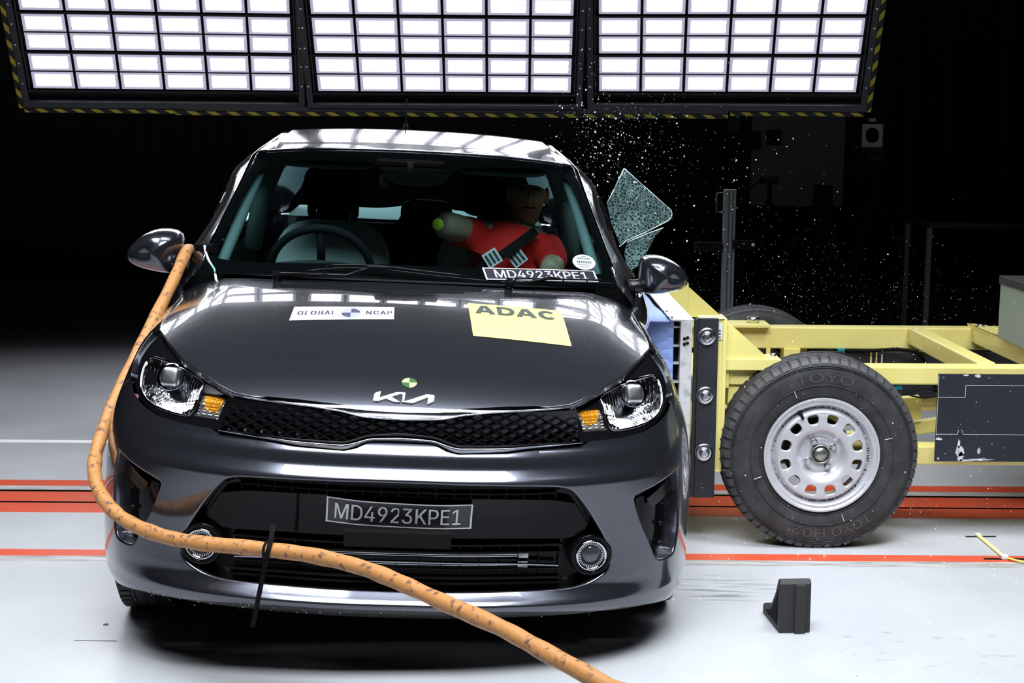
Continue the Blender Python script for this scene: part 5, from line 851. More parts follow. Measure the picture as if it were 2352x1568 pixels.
for c, ang in (((.314, 1.945, 1.034), 35), ((.418, 2.005, 1.034), 40)):
    mb = MB(); c = Vector(c)-dloc; R = Matrix.Rotation(radians(-ang), 3, 'Y')
    mb.box(c, (.062, .004, .062), R); lb = mb.build('striped_target_label', M['sticker'], dum)
    mb = MB()
    for k in (-.018, 0, .018): mb.box(c+R @ Vector((k, -.003, 0)), (.010, .002, .046), R)
    mb.build('label_stripes', M['ink'], lb)
def shirt_pt(a, b): return Vector((.43+.06*a, 2.036, 1.075+.026*b+.012*a))-dloc
put_text('shirt_lettering', 'ES-2', lambda a, b: shirt_pt(a, b), M['ink'], dum, bold=.012)
# ---------------------------------------------------------------- crash trolley with its deformable barrier
T0 = Vector((1.16, 6.0, 0))
tro = empty('barrier_trolley', T0, (0, 0, 0), 'yellow steel trolley with crushed blue barrier block rammed into the car side', 'trolley')
def TB():
    m = MB(); m.M = Matrix.Translation(-T0); return m
def tb(name, mat, spans=(), bevel=.003, parent=None, beams=()):
    m = TB()
    for a, b in spans: m.span(a, b)
    for b_ in beams: m.beam(*b_)
    return m.build(name, mat, parent or tro, bevel)
tb('side_rail', M['yellow'], [((.79, 5.46, .575), (4.4, 5.55, .645))], .006)
tb('side_rail', M['yellow'], [((.79, 6.56, .548), (4.4, 6.65, .647))], .006)
tb('lower_rail', M['yellow'], [((.79, 5.46, .265), (4.3, 5.55, .338))], .006)
tb('lower_rail', M['yellow'], [((.79, 6.56, .265), (4.3, 6.65, .338))], .006)
tb('rail_bracket', M['yellow'], [((.80, 6.52, .647), (1.165, 6.68, .662)), ((1.155, 6.555, .48), (1.175, 6.56, .55)), ((1.235, 6.55, .40), (1.31, 6.64, .55)), ((.95, 6.55, .40), (1.31, 6.64, .44)), ((1.31, 6.60, .548), (1.35, 6.64, .53))], .004)
tb('cross_member', M['yellow'], [((1.795, 5.55, .575), (1.865, 6.56, .649))], .006)
tb('cross_member', M['yellow'], [((2.085, 5.55, .645), (2.16, 6.62, .660)), ((2.085, 5.55, .585), (2.10, 6.62, .66))], .003)
tb('cross_member', M['yellow'], [((3.3, 5.55, .575), (3.37, 6.56, .645))], .006)
tb('brace_post', M['yellow'], [((1.86, 6.54, .30), (1.93, 6.60, .60)), ((2.28, 6.52, .28), (2.34, 6.60, .60))], .004)
tb('floor_brace', M['yellow'], (), .003, None, [((1.32, 5.75, .30), (1.85, 5.55, .44), .06, .05), ((1.15, 5.62, .42), (1.60, 5.62, .46), .05, .09)])
# front channel, near and far
tb('front_channel', M['yellow'], [((.690, 5.318, .268), (.778, 5.42, .842)), ((.778, 5.318, .268), (.792, 5.46, .842))], .004)
tb('front_channel', M['yellow'], [((.700, 6.58, .268), (.800, 6.70, .842))], .004)
tb('front_crossbar', M['yellow'], [((.70, 5.42, .48), (.78, 6.60, .58)), ((.70, 5.42, .268), (.78, 6.6, .34))], .004)
for Y, nm in ((5.352, 'gusset_plate'), (6.59, 'gusset_plate')):
    m = TB(); m.prism([(.792, .832), (.792, .686), (.958, .686)], lambda a, b, h, Y=Y: (a, Y+h, b), .014); m.build(nm, M['yellow'], tro)
tb('support_bracket', M['yellow'], [((.792, 5.345, .645), (1.0, 5.47, .688)), ((.806, 5.37, .587), (.96, 5.47, .646)), ((.792, 5.36, .575), (.81, 5.47, .65)), ((.96, 5.37, .6), (1.03, 5.47, .65)), ((.81, 5.38, .50), (.895, 5.47, .588)), ((.80, 5.40, .46), (.87, 5.47, .472)), ((.80, 5.40, .38), (.85, 5.47, .43))], .003)
m = TB(); m.cyl((.978, 5.40, .688), (.978, 5.40, .702), .012, 6); m.build('bracket_bolt', M['steel'], tro)
m = TB(); m.cyl((1.098, 6.6, .662), (1.098, 6.6, .688), .030, 6); m.build('bracket_bolt', M['steel'], tro)
m = TB(); m.cyl((.825, 5.395, .335), (.825, 5.395, .40), .022, 14); m.ellipsoid((.825, 5.395, .40), (.022, .022, .018), 14, 8); m.build('red_light', P('red lens', (.6, .06, .02), .3), tro)
# bolted side plate of the barrier mounting
bp_ = tb('mounting_plate', M['plate'], [((.682, 5.296, .172), (.757, 5.318, .845)), ((.668, 5.302, .172), (.680, 5.318, .842))], .002)
for z in (.779, .56, .346):
    m = TB(); m.lathe([(0, -.018), (.012, -.018), (.017, -.016), (.020, -.012), (.021, 0), (.0, 0)], 24, 'y', (.714, 5.292, z)); m.lathe([(.021, -.004), (.031, -.004), (.033, 0), (.033, .004)], 28, 'y', (.714, 5.292, z)); m.lathe([(0.0, -.0225), (.010, -.0225), (.012, -.018)], 6, 'y', (.714, 5.292, z), False)
    m.build('plate_bolt', M['steel'], bp_)
tb('striped_label', M['sticker'], [((.759, 5.3165, .765), (.774, 5.3178, .825))], 0)
tb('label_stripes', M['ink'], [((.758, 5.315, z), (.768, 5.3175, z+.004)) for z in (.772, .784, .796)], 0)
# barrier
bar = empty('deformable_barrier'); bar.parent = tro
tb('backing_plate', M['alu'], [((.618, 5.306, .172), (.662, 6.80, .832))], .002, bar)
tb('backing_top_plate', M['alu'], [((.583, 5.306, .832), (.668, 6.80, .838))], .001, bar)
tb('core', M['matte'], [((.53, 5.36, .19), (.618, 6.75, .82))], 0, bar)
tb('core_rungs', M['alu'], [((.590, 5.325, z), (.618, 5.40, z+.006)) for z in (.805, .735, .67, .60, .53, .46, .39, .32, .25)], 0, bar)
rnd = random.Random(4)
m = TB()
def blue_end(u, v):
    x = .486+.108*u; z = .18+.650*v
    zz = z+.010*sin(u*6+1.3*sin(z*31))+.004*sin(u*17+z*60)
    f = (zz/.040) % 1.0; fold = min(f, 1-f)*2; edge = 1 if v > .03 else 0
    return (x+.004*sin(z*47)*u*(1-u)*2, 5.318-.006*fold**.14*edge+.010*(1-u), z)
m.grid(blue_end, 24, 260)
m.build('crumpled_end_sheet', M['blue'], bar, fix=False)
m = TB()
def blue_top(u, v):
    y = 5.31+1.47*v; x = .470+.120*u-.02*sin(v*3); return (x, y, .829+.003*sin(u*7+v*5)*u*(1-u)*4-.006*(1-u)**2+.002*sin(v*22+u*3))
m.grid(blue_top, 16, 60)
def blue_face(u, v):
    y = 5.31+1.47*u; z = .18+.63*v; return (.455-.02*sin(u*3)+.006*sin(z*50), y, z)
m.grid(blue_face, 40, 30); m.build('front_skin', M['blue'], bar, fix=False)
m = TB()
for x, y in ((.578, 5.36), (.592, 5.36), (.578, 5.55), (.592, 5.55)): m.cyl((x, y, .838), (x, y, .842), .0045, 10)
m.build('top_rivets', M['ink'], bar)
m = TB()
for x, z in ((.634, .768), (.634, .748), (.645, .772), (.645, .752)): m.cyl((x, 5.3065, z), (x, 5.3035, z), .006, 12)
m.build('plate_holes', M['matte'], bar)
# wheels
def rim_h(r):
    return _rimh(r)
_rimh = crspline([0, .03, .055, .062, .075, .09, .10, .125, .150, .166, .1735, .1765, .181, .19, .199, .206, .2125], [.030, .030, .030, .033, .030, .012, .006, .0, .002, .010, .026, .030, .018, .002, .003, -.004, -.002])
def rimf(a, b): return Vector((a, rim_h(hypot(a, b)), b))
def rimn(a, b):
    n = nrm(rimf, a, b, 1e-3); return n if n.y < 0 else -n
circ = lambda r, n=72: [(r*cos(2*pi*i/n), r*sin(2*pi*i/n)) for i in range(n)]
def trolley_wheel(loc, flip):
    wh = empty('trolley_wheel'); wh.parent = tro; wh.location = Vector(loc)-T0; wh.rotation_euler = (0, 0, pi if flip else 0)
    R = .36
    mb = MB(); prof = [(.205, .17), (.24, .198), (.30, .205), (.335, .198), (.350, .186), (.3575, .16), (.36, .10), (.3575, .04), (.350, .014), (.335, .003), (.31, -.004), (.27, -.004), (.235, .001), (.215, .008), (.207, .02)]
    mb.lathe(prof, 96, 'y')
    for r, h in ((.332, -.0015), (.326, -.003), (.262, -.0065), (.225, .002)): mb.tube([(r*cos(a), h+.001, r*sin(a)) for a in [2*pi*i/96 for i in range(96)]], .0018, 5, closed=True)
    for yy in (.055, .10, .145): 
        mb.tube([(.3595*cos(a), yy+.006*(1 if i % 2 else -1), .3595*sin(a)) for i, a in enumerate([2*pi*i/120 for i in range(120)])], .0045, 5, closed=True)
    ty = mb.build('tyre', M['tyre'], wh)
    mb = MB()
    for k in range(60):
        a = 2*pi*k/60; c_, s_ = cos(a), sin(a); Rm = Matrix.Rotation(-a, 3, 'Y')
        def q(r, y, t): return Vector((r*c_-t*s_, y, r*s_+t*c_))
        w_ = .0135
        mb.add([q(.3615, .040, -w_), q(.3615, .040, w_), q(.354, .0145, w_), q(.354, .0145, -w_), q(.340, .0035, w_*.98), q(.340, .0035, -w_*.98), q(.33, .006, w_), q(.33, .006, -w_), q(.345, .05, -w_), q(.345, .05, w_)],
               [(0, 1, 2, 3), (3, 2, 4, 5), (5, 4, 6, 7), (8, 9, 1, 0), (1, 9, 6, 4, 2), (0, 3, 5, 7, 8)], False)
    tag(mb.build('tread_blocks', M['tread'], wh), None)
    def arc_text(t, r0, r1, a_c, span, inv):
        def f(a, b):
            ang = a_c-span*(a-.5); rr = r0+(r1-r0)*b; return (rr*cos(ang), -.0068, rr*sin(ang))
        put_text('tyre_lettering', t, f, M['tyretext'], wh, bold=.0)
    arc_text('TOYO', .272, .305, radians(90), radians(42), 0)
    arc_text('TOYO', .275, .308, radians(-66), radians(30), 1)
    arc_text('H02', .275, .308, radians(-98), radians(24), 1)
    mb = MB()
    for a in (115, 200, 290, 15): a = radians(a); mb.beam((.235*cos(a), -.005, .235*sin(a)), (.262*cos(a), -.0075, .262*sin(a)), .002, .002)
    mb.build('sidewall_marks', M['camwhite'], wh)
    holes = []
    for k in range(12):
        a = radians(15+30*k); loc_ = [(-.017, .112), (.017, .112), (.026, .140), (.019, .157), (-.019, .157), (-.026, .140)]
        loc_ = smooth_poly(loc_, it=2); holes.append([(x*sin(a)*-1*-1*0+(b*cos(a)-x*sin(a)), b*sin(a)+x*cos(a)) for x, b in loc_])
    patch('rim_disc', circ(.2125), holes, rimf, rimn, M['rim'], wh, .0055, 0, tuple(range(12)), (.004, .012))
    mb = MB(); mb.lathe([(.2125, -.002), (.2135, .006), (.205, .018), (.195, .05), (.19, .17)], 72, 'y'); mb.build('rim_barrel', M['rim'], wh)
    mb = MB(); mb.lathe([(.125, .07), (.125, .13), (0, .13)], 40, 'y'); mb.lathe([(.125, .07), (0, .07)], 40, 'y'); mb.build('brake_drum', M['dark'], wh)
    mb = MB(); mb.lathe([(.036, .030), (.036, .016), (.032, .014), (.030, .020)], 36, 'y'); mb.ellipsoid((0, .03, 0), (.030, .022, .030), 24, 12); mb.build('hub_cap', P('hub steel', (.32, .34, .32), .3, .9), wh)
    for k in range(4):
        a = radians(30+90*k); mb = MB(); c = (.052*cos(a), .026, .052*sin(a)); mb.lathe([(.0115, 0), (.0115, -.006), (.009, -.016), (0, -.016)], 6, 'y', c, False); mb.lathe([(.014, .004), (.014, -.002), (.0115, -.003)], 18, 'y', c); mb.build('lug_nut', M['steel'], wh)
    mb = MB(); a = radians(118); p = Vector((.178*cos(a), .016, .178*sin(a))); mb.tube([p, p+Vector((.006, -.014, -.012)), p+Vector((.010, -.018, -.022))], [.007, .006, .005], 8); mb.build('valve', M['matte'], wh)
    return wh
M['tyretext'] = P('tyre lettering', (.06, .062, .066), .5)
wh0 = trolley_wheel((1.137, 5.225, .352), False)
def wcopy(loc, rz):
    c = copy_tree(wh0, tro); c.location = Vector(loc)-T0; c.rotation_euler = (0, 0, rz)
wcopy((1.137, 6.90, .352), pi); wcopy((4.14, 5.225, .352), 0); wcopy((4.14, 6.90, .352), pi)
tb('axle', M['dark'], (), 0, None, [((1.137, 5.36, .34), (1.137, 6.78, .34), .07, .07), ((4.14, 5.36, .34), (4.14, 6.78, .34), .07, .07)])
# side and inner panels, wiring, ballast box
sp_ = tb('side_panel', mottled('battered black panel', (.016, .018, .026), (.022, .025, .034), 4, .38), [((1.588, 5.352, .304), (3.4, 5.362, .636))], .001)
m = TB()
for a, b in (((1.588, .548), (1.690, .548)), ((1.690, .548), (1.690, .594)), ((1.690, .594), (2.6, .594)), ((1.588, .408), (1.668, .408)), ((1.668, .408), (1.672, .425)), ((1.684, .425), (1.690, .408)), ((1.690, .408), (2.6, .405)), ((1.589, .40), (1.589, .63))):
    m.beam((a[0], 5.3515, a[1]), (b[0], 5.3515, b[1]), .001, .0022, (0, 1, 0) if abs(a[0]-b[0]) > .01 else (0, 1, 0))
m.build('panel_chalk_lines', M['sticker'], sp_)
m = TB(); rn = random.Random(8)
def blot(m, cx, cz, rx, rz, n=16):
    m.add([(cx, 5.3512, cz)]+[(cx+rx*cos(2*pi*i/n)*(.6+.6*rn.random()), 5.3512, cz+rz*sin(2*pi*i/n)*(.6+.6*rn.random())) for i in range(n)], [(0, 1+i, 1+(i+1) % n) for i in range(n)], False)
for a in ((1.680, .345, .022, .022), (1.684, .322, .012, .018), (1.676, .37, .006, .02), (1.76, .312, .05, .005), (1.70, .309, .03, .004), (1.752, .345, .007, .012), (1.735, .63, .012, .006), (1.69, .632, .01, .004), (1.60, .39, .012, .006)): blot(m, *a)
m.build('panel_scuffs', M['alu'], sp_)
m = TB()
for x, z in ((1.605, .622), (1.775, .622), (1.60, .315), (1.772, .315), (1.95, .622)): m.cyl((x, 5.352, z), (x, 5.3485, z), .005, 10)
m.build('panel_rivets', M['steel'], sp_)
tb('inner_panel', M['plate'], [((1.35, 6.50, .34), (3.2, 6.515, .545))], .001)
tb('inner_panel_marks', M['sticker'], [((1.665, 6.498, .46), (1.671, 6.4995, .535)), ((2.02, 6.498, .35), (2.026, 6.4995, .545))], 0)
tb('inner_panel_marks', M['yellow'], [((1.615, 6.497, .40), (1.622, 6.4995, .545)), ((1.64, 6.497, .48), (1.646, 6.4995, .545))], 0)
tb('damper', P('brown damper', (.09, .04, .03), .4), (), 0, None, [((1.10, 6.5, .42), (1.10, 6.5, .62), .07, .07)])
tb('cable_clip', M['teal'], [((1.475, 6.53, .532), (1.515, 6.56, .552))], .002); tb('cable_clip', M['teal'], [((1.455, 5.47, .555), (1.487, 5.50, .578))], .002)
m = TB(); m.tube([Vector(p) for p in [(1.50, 6.50, .55), (1.62, 6.48, .552), (1.72, 6.46, .565), (1.80, 6.42, .56), (1.84, 6.35, .50), (1.86, 6.3, .40)]], .008, 8); m.build('wiring_loom', M['matte'], tro)
m = TB(); m.tube([Vector((1.50+.14*t, 5.44, .545+.022*sin(t*pi*1.0)-.0*t)) for t in [i/12 for i in range(13)]]+[Vector((1.64-.16*t, 5.43, .55-.018*sin(t*pi))) for t in [i/12 for i in range(13)]], .0035, 6)
m.tube([(.795, 5.37, .47), (.83, 5.365, .49), (.86, 5.37, .52)], .006, 6); m.build('hydraulic_hose', M['matte'], tro)
tb('ballast_box', M['greybox'], [((2.06, 5.60, .665), (2.75, 6.13, .91))], .003)
tb('ballast_box_lid', M['dark'], [((2.055, 5.595, .895), (2.755, 6.135, .93))], .002)
m = TB(); m.cyl((2.11, 6.52, .66), (2.11, 6.52, .672), .02, 6); m.build('bracket_bolt', M['steel'], tro)
# ---------------------------------------------------------------- hall: floor, walls, ceiling
def floor_mat(name, c1, c2, rough=.34):
    m = mottled(name, c1, c2, 1.7, rough, .35, .7, 0, 0, 8); n, l = nodes(m); b = n['Principled BSDF']
    t = n.new('ShaderNodeTexCoord'); x = n.new('ShaderNodeTexNoise'); x.inputs['Scale'].default_value = 260; x.inputs['Detail'].default_value = 2
    bp = n.new('ShaderNodeBump'); bp.inputs['Strength'].default_value = .12; bp.inputs['Distance'].default_value = .002
    l.new(t.outputs['Object'], x.inputs['Vector']); l.new(x.outputs['Fac'], bp.inputs['Height']); l.new(bp.outputs['Normal'], b.inputs['Normal'])
    return m
mf = [floor_mat('floor paint', (.38, .395, .42), (.45, .465, .49)), mottled('red line paint', (.62, .07, .025), (.50, .10, .06), 7, .3, .35, .7, stretch=(1, 6, 1)), mottled('worn grey strip', (.24, .235, .23), (.50, .50, .50), 5, .4, .35, .7, stretch=(1, 8, 1)), M['matte'], P('white line', (.85, .85, .86), .5)]
bands = [(-4, 0), (5.0, 2), (5.07, 1), (5.15, 0), (5.665, 1), (5.815, 3), (5.838, 1), (6.0, 3), (6.03, 2), (6.10, 1), (6.205, 0), (6.965, 4), (7.03, 0), (17, None)]
mb = MB()
for (y0, mi), (y1, _) in zip(bands, bands[1:]):
    mb.cm = mi; z = -.03 if mi == 3 else 0
    n = 1
    mb.add([(-14, y0, z), (14, y0, z), (14, y1, z), (-14, y1, z)], [(0, 1, 2, 3)], False)
    if mi == 3: mb.add([(-14, y0, 0), (14, y0, 0), (14, y0, z), (-14, y0, z), (-14, y1, 0), (14, y1, 0), (14, y1, z), (-14, y1, z)], [(0, 1, 2, 3), (4, 5, 6, 7)], False)
fl = mb.build('floor', mf, weld=False, fix=False); tag(fl, kind='structure')
for p in fl.data.polygons:
    pass
mb = MB()
def curt(x0, x1, y, zt_, amp=.03, wl=.20):
    n = int((x1-x0)/.025); mb.grid(lambda u, v: (x0+(x1-x0)*u, y+amp*sin((x0+(x1-x0)*u)*2*pi/wl)*(.6+.4*sin((x0+(x1-x0)*u)*1.7)), zt_*v), n, 1)
curt(-14, -3.0, 14.9, 6.5); curt(-2.72, 1.2, 14.9, 6.5, .02, .3)
mb.span((-3.1, 15.1, 0), (-2.6, 15.15, 6.5)); tag(mb.build('wall_back', M['curtain'], fix=False), kind='structure')
mb = MB(); mb.span((1.2, 15.0, 0), (14, 15.1, 6.5))
for k in range(10): mb.span((1.2, 14.985, .55+k*.25), (3.2, 15, .556+k*.25))
tag(mb.build('wall_right', M['dark'], fix=False), kind='structure')
mb = MB(); mb.span((-14.1, -4, 0), (-14, 15, 6.5)); tag(mb.build('wall_left', M['dark']), kind='structure')
mb = MB(); mb.span((14, -4, 0), (14.1, 15, 6.5)); tag(mb.build('wall_side', M['dark']), kind='structure')
mb = MB(); mb.span((-14, -4.1, 0), (14, -4, 6.5)); tag(mb.build('wall_front', M['dark']), kind='structure')
mb = MB(); mb.span((-14, -4, 6.5), (14, 15, 6.6)); tag(mb.build('ceiling', M['dark']), kind='structure')
mb = MB(); mb.span((2.42, 14.93, .78), (3.36, 14.98, 2.6)); tag(mb.build('wall_panel', M['ivory']), 'pale rectangular wall panel behind the chair', 'panel')
mb = MB()
for x, w_ in ((3.95, .10), (4.35, .06), (4.9, .08), (5.6, .14)): mb.span((x, 14.9, 0), (x+w_, 14.99, 5))
tag(mb.build('trim_1', P('wall column', (.05, .05, .052), .6)), kind='structure')
# ---------------------------------------------------------------- LED lamp banks
def led_material():
    m = bpy.data.materials.new('LED strip'); m.use_nodes = True; n, l = nodes(m); n.clear()
    out = n.new('ShaderNodeOutputMaterial'); em = n.new('ShaderNodeEmission'); uv = n.new('ShaderNodeUVMap'); sx = n.new('ShaderNodeSeparateXYZ'); l.new(uv.outputs[0], sx.inputs[0])
    def mth(op, a, b=None):
        q = n.new('ShaderNodeMath'); q.operation = op
        for i, v in enumerate((a, b)):
            if v is None: continue
            if isinstance(v, (int, float)): q.inputs[i].default_value = v
            else: l.new(v, q.inputs[i])
        return q.outputs[0]
    v = mth('MULTIPLY', sx.outputs['Y'], 6.0); row = mth('FLOOR', v)
    u = mth('ADD', mth('MULTIPLY', sx.outputs['X'], 20.0), mth('MULTIPLY', row, .35))
    fu = mth('SUBTRACT', mth('FRACT', u), .5); fv = mth('SUBTRACT', mth('FRACT', v), .5)
    d = mth('SQRT', mth('ADD', mth('MULTIPLY', fu, fu), mth('MULTIPLY', fv, fv)))
    mr = n.new('ShaderNodeMapRange'); mr.inputs['From Min'].default_value = .24; mr.inputs['From Max'].default_value = .46; mr.inputs['To Min'].default_value = 1.0; mr.inputs['To Max'].default_value = .045; mr.clamp = True
    l.new(d, mr.inputs['Value'])
    st = mth('MULTIPLY', mr.outputs['Result'], LED*1.9); em.inputs[0].default_value = (.93, .95, 1, 1); l.new(st, em.inputs[1]); l.new(em.outputs[0], out.inputs[0])
    return m
M['led'] = led_material()
M['diff'] = P('lit diffuser', (.5, .5, .62), .4, emit=(.58, .56, .74), es=.62)
def hazard():
    m = P('hazard tape', (.7, .6, .05), .5); n, l = nodes(m); b = n['Principled BSDF']; t = n.new('ShaderNodeUVMap'); sx = n.new('ShaderNodeSeparateXYZ'); l.new(t.outputs[0], sx.inputs[0])
    a = n.new('ShaderNodeMath'); a.operation = 'ADD'; l.new(sx.outputs['X'], a.inputs[0]); s_ = n.new('ShaderNodeMath'); s_.operation = 'MULTIPLY'; s_.inputs[1].default_value = -.32; l.new(sx.outputs['Y'], s_.inputs[0]); l.new(s_.outputs[0], a.inputs[1])
    f = n.new('ShaderNodeMath'); f.operation = 'FRACT'; l.new(a.outputs[0], f.inputs[0]); g = n.new('ShaderNodeMath'); g.operation = 'GREATER_THAN'; g.inputs[1].default_value = .56; l.new(f.outputs[0], g.inputs[0])
    mx = n.new('ShaderNodeMix'); mx.data_type = 'RGBA'; mx.inputs['A'].default_value = (.012, .012, .012, 1); mx.inputs['B'].default_value = (.75, .60, .05, 1); l.new(g.outputs[0], mx.inputs['Factor']); l.new(mx.outputs['Result'], b.inputs['Base Color'])
    return m
M['hazard'] = hazard()
def uv_quad(o, fn):
    me = o.data; uv = me.uv_layers.new(name='UVMap')
    for lp in me.loops: uv.data[lp.index].uv = fn(me.vertices[lp.vertex_index].co)
PITCHC, PITCHR = .2655, .268
# one module: housing, two LED strips (local: x across, z up the panel, -y is the light side)
mb = MB(); mb.span((-.130, 0, -.127), (.130, .05, .127)); mod = mb.build('led_module', M['framedark'], None, .002)
mb = MB(); mb.span((-.124, -.003, .006), (.124, .0, .120)); df = mb.build('diffuser', M['diff'], mod)
mb = MB(); mb.span((-.124, -.003, -.120), (.124, .0, -.006)); df2 = mb.build('diffuser', M['diff'], mod)
for zc in (.062, -.062):
    mb = MB(); mb.add([(-.104, -.0045, zc-.042), (.104, -.0045, zc-.042), (.104, -.0045, zc+.042), (-.104, -.0045, zc+.042)], [(0, 1, 2, 3)], False)
    o = mb.build('led_strip', M['led'], mod, fix=False); uv_quad(o, lambda c, zc=zc: ((c.x+.104)/.208, (c.z-zc+.042)/.084))
first = [True]
def lamp_bank(loc, yaw, rows, tape_l, tape_r, tape_b, label):
    W_ = 6*PITCHC; Hh = rows*PITCHR
    # local frame: origin at the centre of the bottom edge, z up the panel (tilted), x along it
    root = empty('lamp_bank', loc, (0, 0, 0), label, 'light panel'); root.rotation_mode = 'QUATERNION'
    root.rotation_quaternion = (Matrix.Rotation(yaw, 3, 'Z') @ Matrix.Rotation(radians(33.3), 3, 'X')).to_quaternion()
    mb = MB(); fx = W_/2+.030; b0, t0 = 0, .115+Hh+.06
    mb.span((-fx-.035, -.03, b0), (-fx, .06, t0)); mb.span((fx, -.03, b0), (fx+.035, .06, t0)); mb.span((-fx, -.03, b0), (fx, .06, b0+.045)); mb.span((-fx, -.03, t0-.045), (fx, .06, t0))
    mb.build('bank_frame', M['frame'], root, .003)
    mb = MB(); mb.span((-fx, .03, b0), (fx, .055, t0))
    for r in range(rows+1): mb.span((-fx, -.004, .104+r*PITCHR-.004), (fx, .03, .104+r*PITCHR+.010))
    mb.build('bank_back', M['framedark'], root)
    mb = MB()
    for sx in (-1, 1):
        mb = MB(); mb.span((sx*(fx-.012), -.012, .10), (sx*(fx-.018), .0, t0-.05)); mb.build('inner_rail', M['frame'], root)
        for r in range(rows):
            for dz in (.06, .2): bo = MB(); bo.cyl((sx*(fx+.017), -.034, .115+r*PITCHR+dz), (sx*(fx+.017), -.028, .115+r*PITCHR+dz), .006, 8); bo.build('frame_bolt', M['steel'], root)
    pass
    for r in range(rows):
        for c in range(6):
            x = -W_/2+(c+.5)*PITCHC; z = .112+(r+.5)*PITCHR
            m_ = mod if first[0] else copy_tree(mod, root)
            m_.parent = root; m_.location = (x, .0, z); first[0] = False
    def tape(a, b, wid, nrm_, nm='hazard_tape'):
        a, b = Vector(a), Vector(b); d = (b-a).normalized(); L = (b-a).length; s_ = Vector(nrm_)*wid
        mb = MB(); mb.add([a, b, b+s_, a+s_], [(0, 1, 2, 3)], False); o = mb.build(nm, M['hazard'], root, fix=False)
        uv = o.data.uv_layers.new(name='UVMap')
        for lp, q in zip(o.data.loops, [(0, 0), (L/.112, 0), (L/.112, 1), (0, 1)]): uv.data[lp.index].uv = q
    if tape_b: tape((tape_b[0], -.033, -.004), (tape_b[1], -.033, -.004), .026, (0, 0, -1))
    if tape_l: tape((-fx-.036, -.032, 0), (-fx-.036, -.032, t0), .028, (-1, 0, 0))
    if tape_r: tape((fx+.036, -.032, 0), (fx+.036, -.032, t0), .028, (1, 0, 0))
    if tape_b or tape_l or tape_r:
        mb = MB()
        if tape_b: mb.span((tape_b[0], -.031, -.034), (tape_b[1], .05, 0))
        if tape_l: mb.span((-fx-.066, -.030, -.0), (-fx-.035, .05, t0))
        if tape_r: mb.span((fx+.035, -.030, -.0), (fx+.066, .05, t0))
        mb.build('edge_guard', M['framedark'], root)
    mb = MB(); inv = root.rotation_quaternion.to_matrix().inverted(); dn = inv @ Vector((0, 0, 1))
    for x in (-.6, .6):
        a = Vector((x, .09, t0-.3)); top = (6.5-(Vector(loc)+root.rotation_quaternion.to_matrix() @ a).z); mb.tube([a, a+dn*top], .02, 8); mb.tube([Vector((x, .05, t0-.3)), a], .02, 8)
    mb.build('hanger_rod', M['framedark'], root)
    return root
ROWS = 5
ml = lamp_bank((-.433, 9.32, 1.655), 0, ROWS, False, False, None, 'middle of three LED lamp banks, above the car roof')
lamp_bank((-2.172, 9.24, 1.655), radians(6), ROWS, True, False, (-.86, .10), 'left LED lamp bank, edged with hazard tape on its left')
lamp_bank((1.325, 9.24, 1.665), radians(-5), ROWS, False, True, (.03, .85), 'right LED lamp bank, edged with hazard tape on its right')
# lower rail with tape below the middle bank
mb = MB(); mb.span((-1.715, -.03, -.012), (1.785, .05, .022)); mb.build('lower_rail_bar', M['frame'], ml, .002)
mb = MB(); mb.add([(-1.70, -.033, -.012), (1.785, -.033, -.012), (1.785, -.033, -.040), (-1.70, -.033, -.040)], [(0, 1, 2, 3)], False); o = mb.build('hazard_tape', M['hazard'], ml, fix=False)
uv = o.data.uv_layers.new(name='UVMap')
for lp, q in zip(o.data.loops, [(0, 0), (3.485/.125, 0), (3.485/.125, 1), (0, 1)]): uv.data[lp.index].uv = q
mb = MB(); mb.span((-1.70, -.031, -.042), (1.785, .05, -.012)); mb.build('edge_guard', M['framedark'], ml)
# ---------------------------------------------------------------- orange cable and its tie
def cr(pts, n=10):
    pts = [Vector(p) for p in pts]; out = []
    for i in range(len(pts)-1):
        p0, p1, p2, p3 = pts[max(0, i-1)], pts[i], pts[i+1], pts[min(len(pts)-1, i+2)]
        for k in range(n):
            t = k/n; out.append(.5*((2*p1)+(p2-p0)*t+(2*p0-5*p1+4*p2-p3)*t*t+(3*p1-3*p2+p3-p0)*t**3))
    return out+[pts[-1]]
M['orange'] = mottled('orange cable jacket', (.42, .195, .062), (.14, .07, .045), 55, .5, .56, .66, stretch=(1, 1, 1), bump=.25, detail=6)
HOSE = [(-1.3078, 5.9000, 1.0362), (-1.1780, 5.3000, 1.0822), (-1.1265, 5.0200, 1.0962), (-1.1353, 4.8600, 1.0145), (-1.1714, 4.6600, 0.8754), (-1.2033, 4.5000, 0.7568), (-1.2269, 4.3500, 0.6477), (-1.2243, 4.2000, 0.5600), (-1.1883, 4.0800, 0.5084), (-1.1223, 3.9800, 0.4658), (-1.0464, 3.9100, 0.4404), (-0.9435, 3.8300, 0.4291), (-0.8271, 3.7700, 0.4266), (-0.6526, 3.7000, 0.4328), (-0.5063, 3.6300, 0.4358), (-0.3740, 3.5400, 0.4331), (-0.2688, 3.4500, 0.4229), (-0.1570, 3.3400, 0.4094), (-0.0213, 3.2000, 0.3981), (0.0762, 3.1000, 0.3787), (0.2035, 2.9700, 0.3541), (0.3125, 2.8500, 0.3292), (0.6000, 2.5500, 0.1200), (0.8500, 2.3000, 0.0220), (1.2000, 2.0000, 0.0210)]
mb = MB(); hp = cr(HOSE); rr = random.Random(2); mb.tube(hp, [.0203+.0008*sin(i*.9)+.0006*sin(i*.37) for i in range(len(hp))], 18); tag(mb.build('cable', M['orange']), 'thick scuffed orange cable looping from the mirror across the front bumper', 'cable')
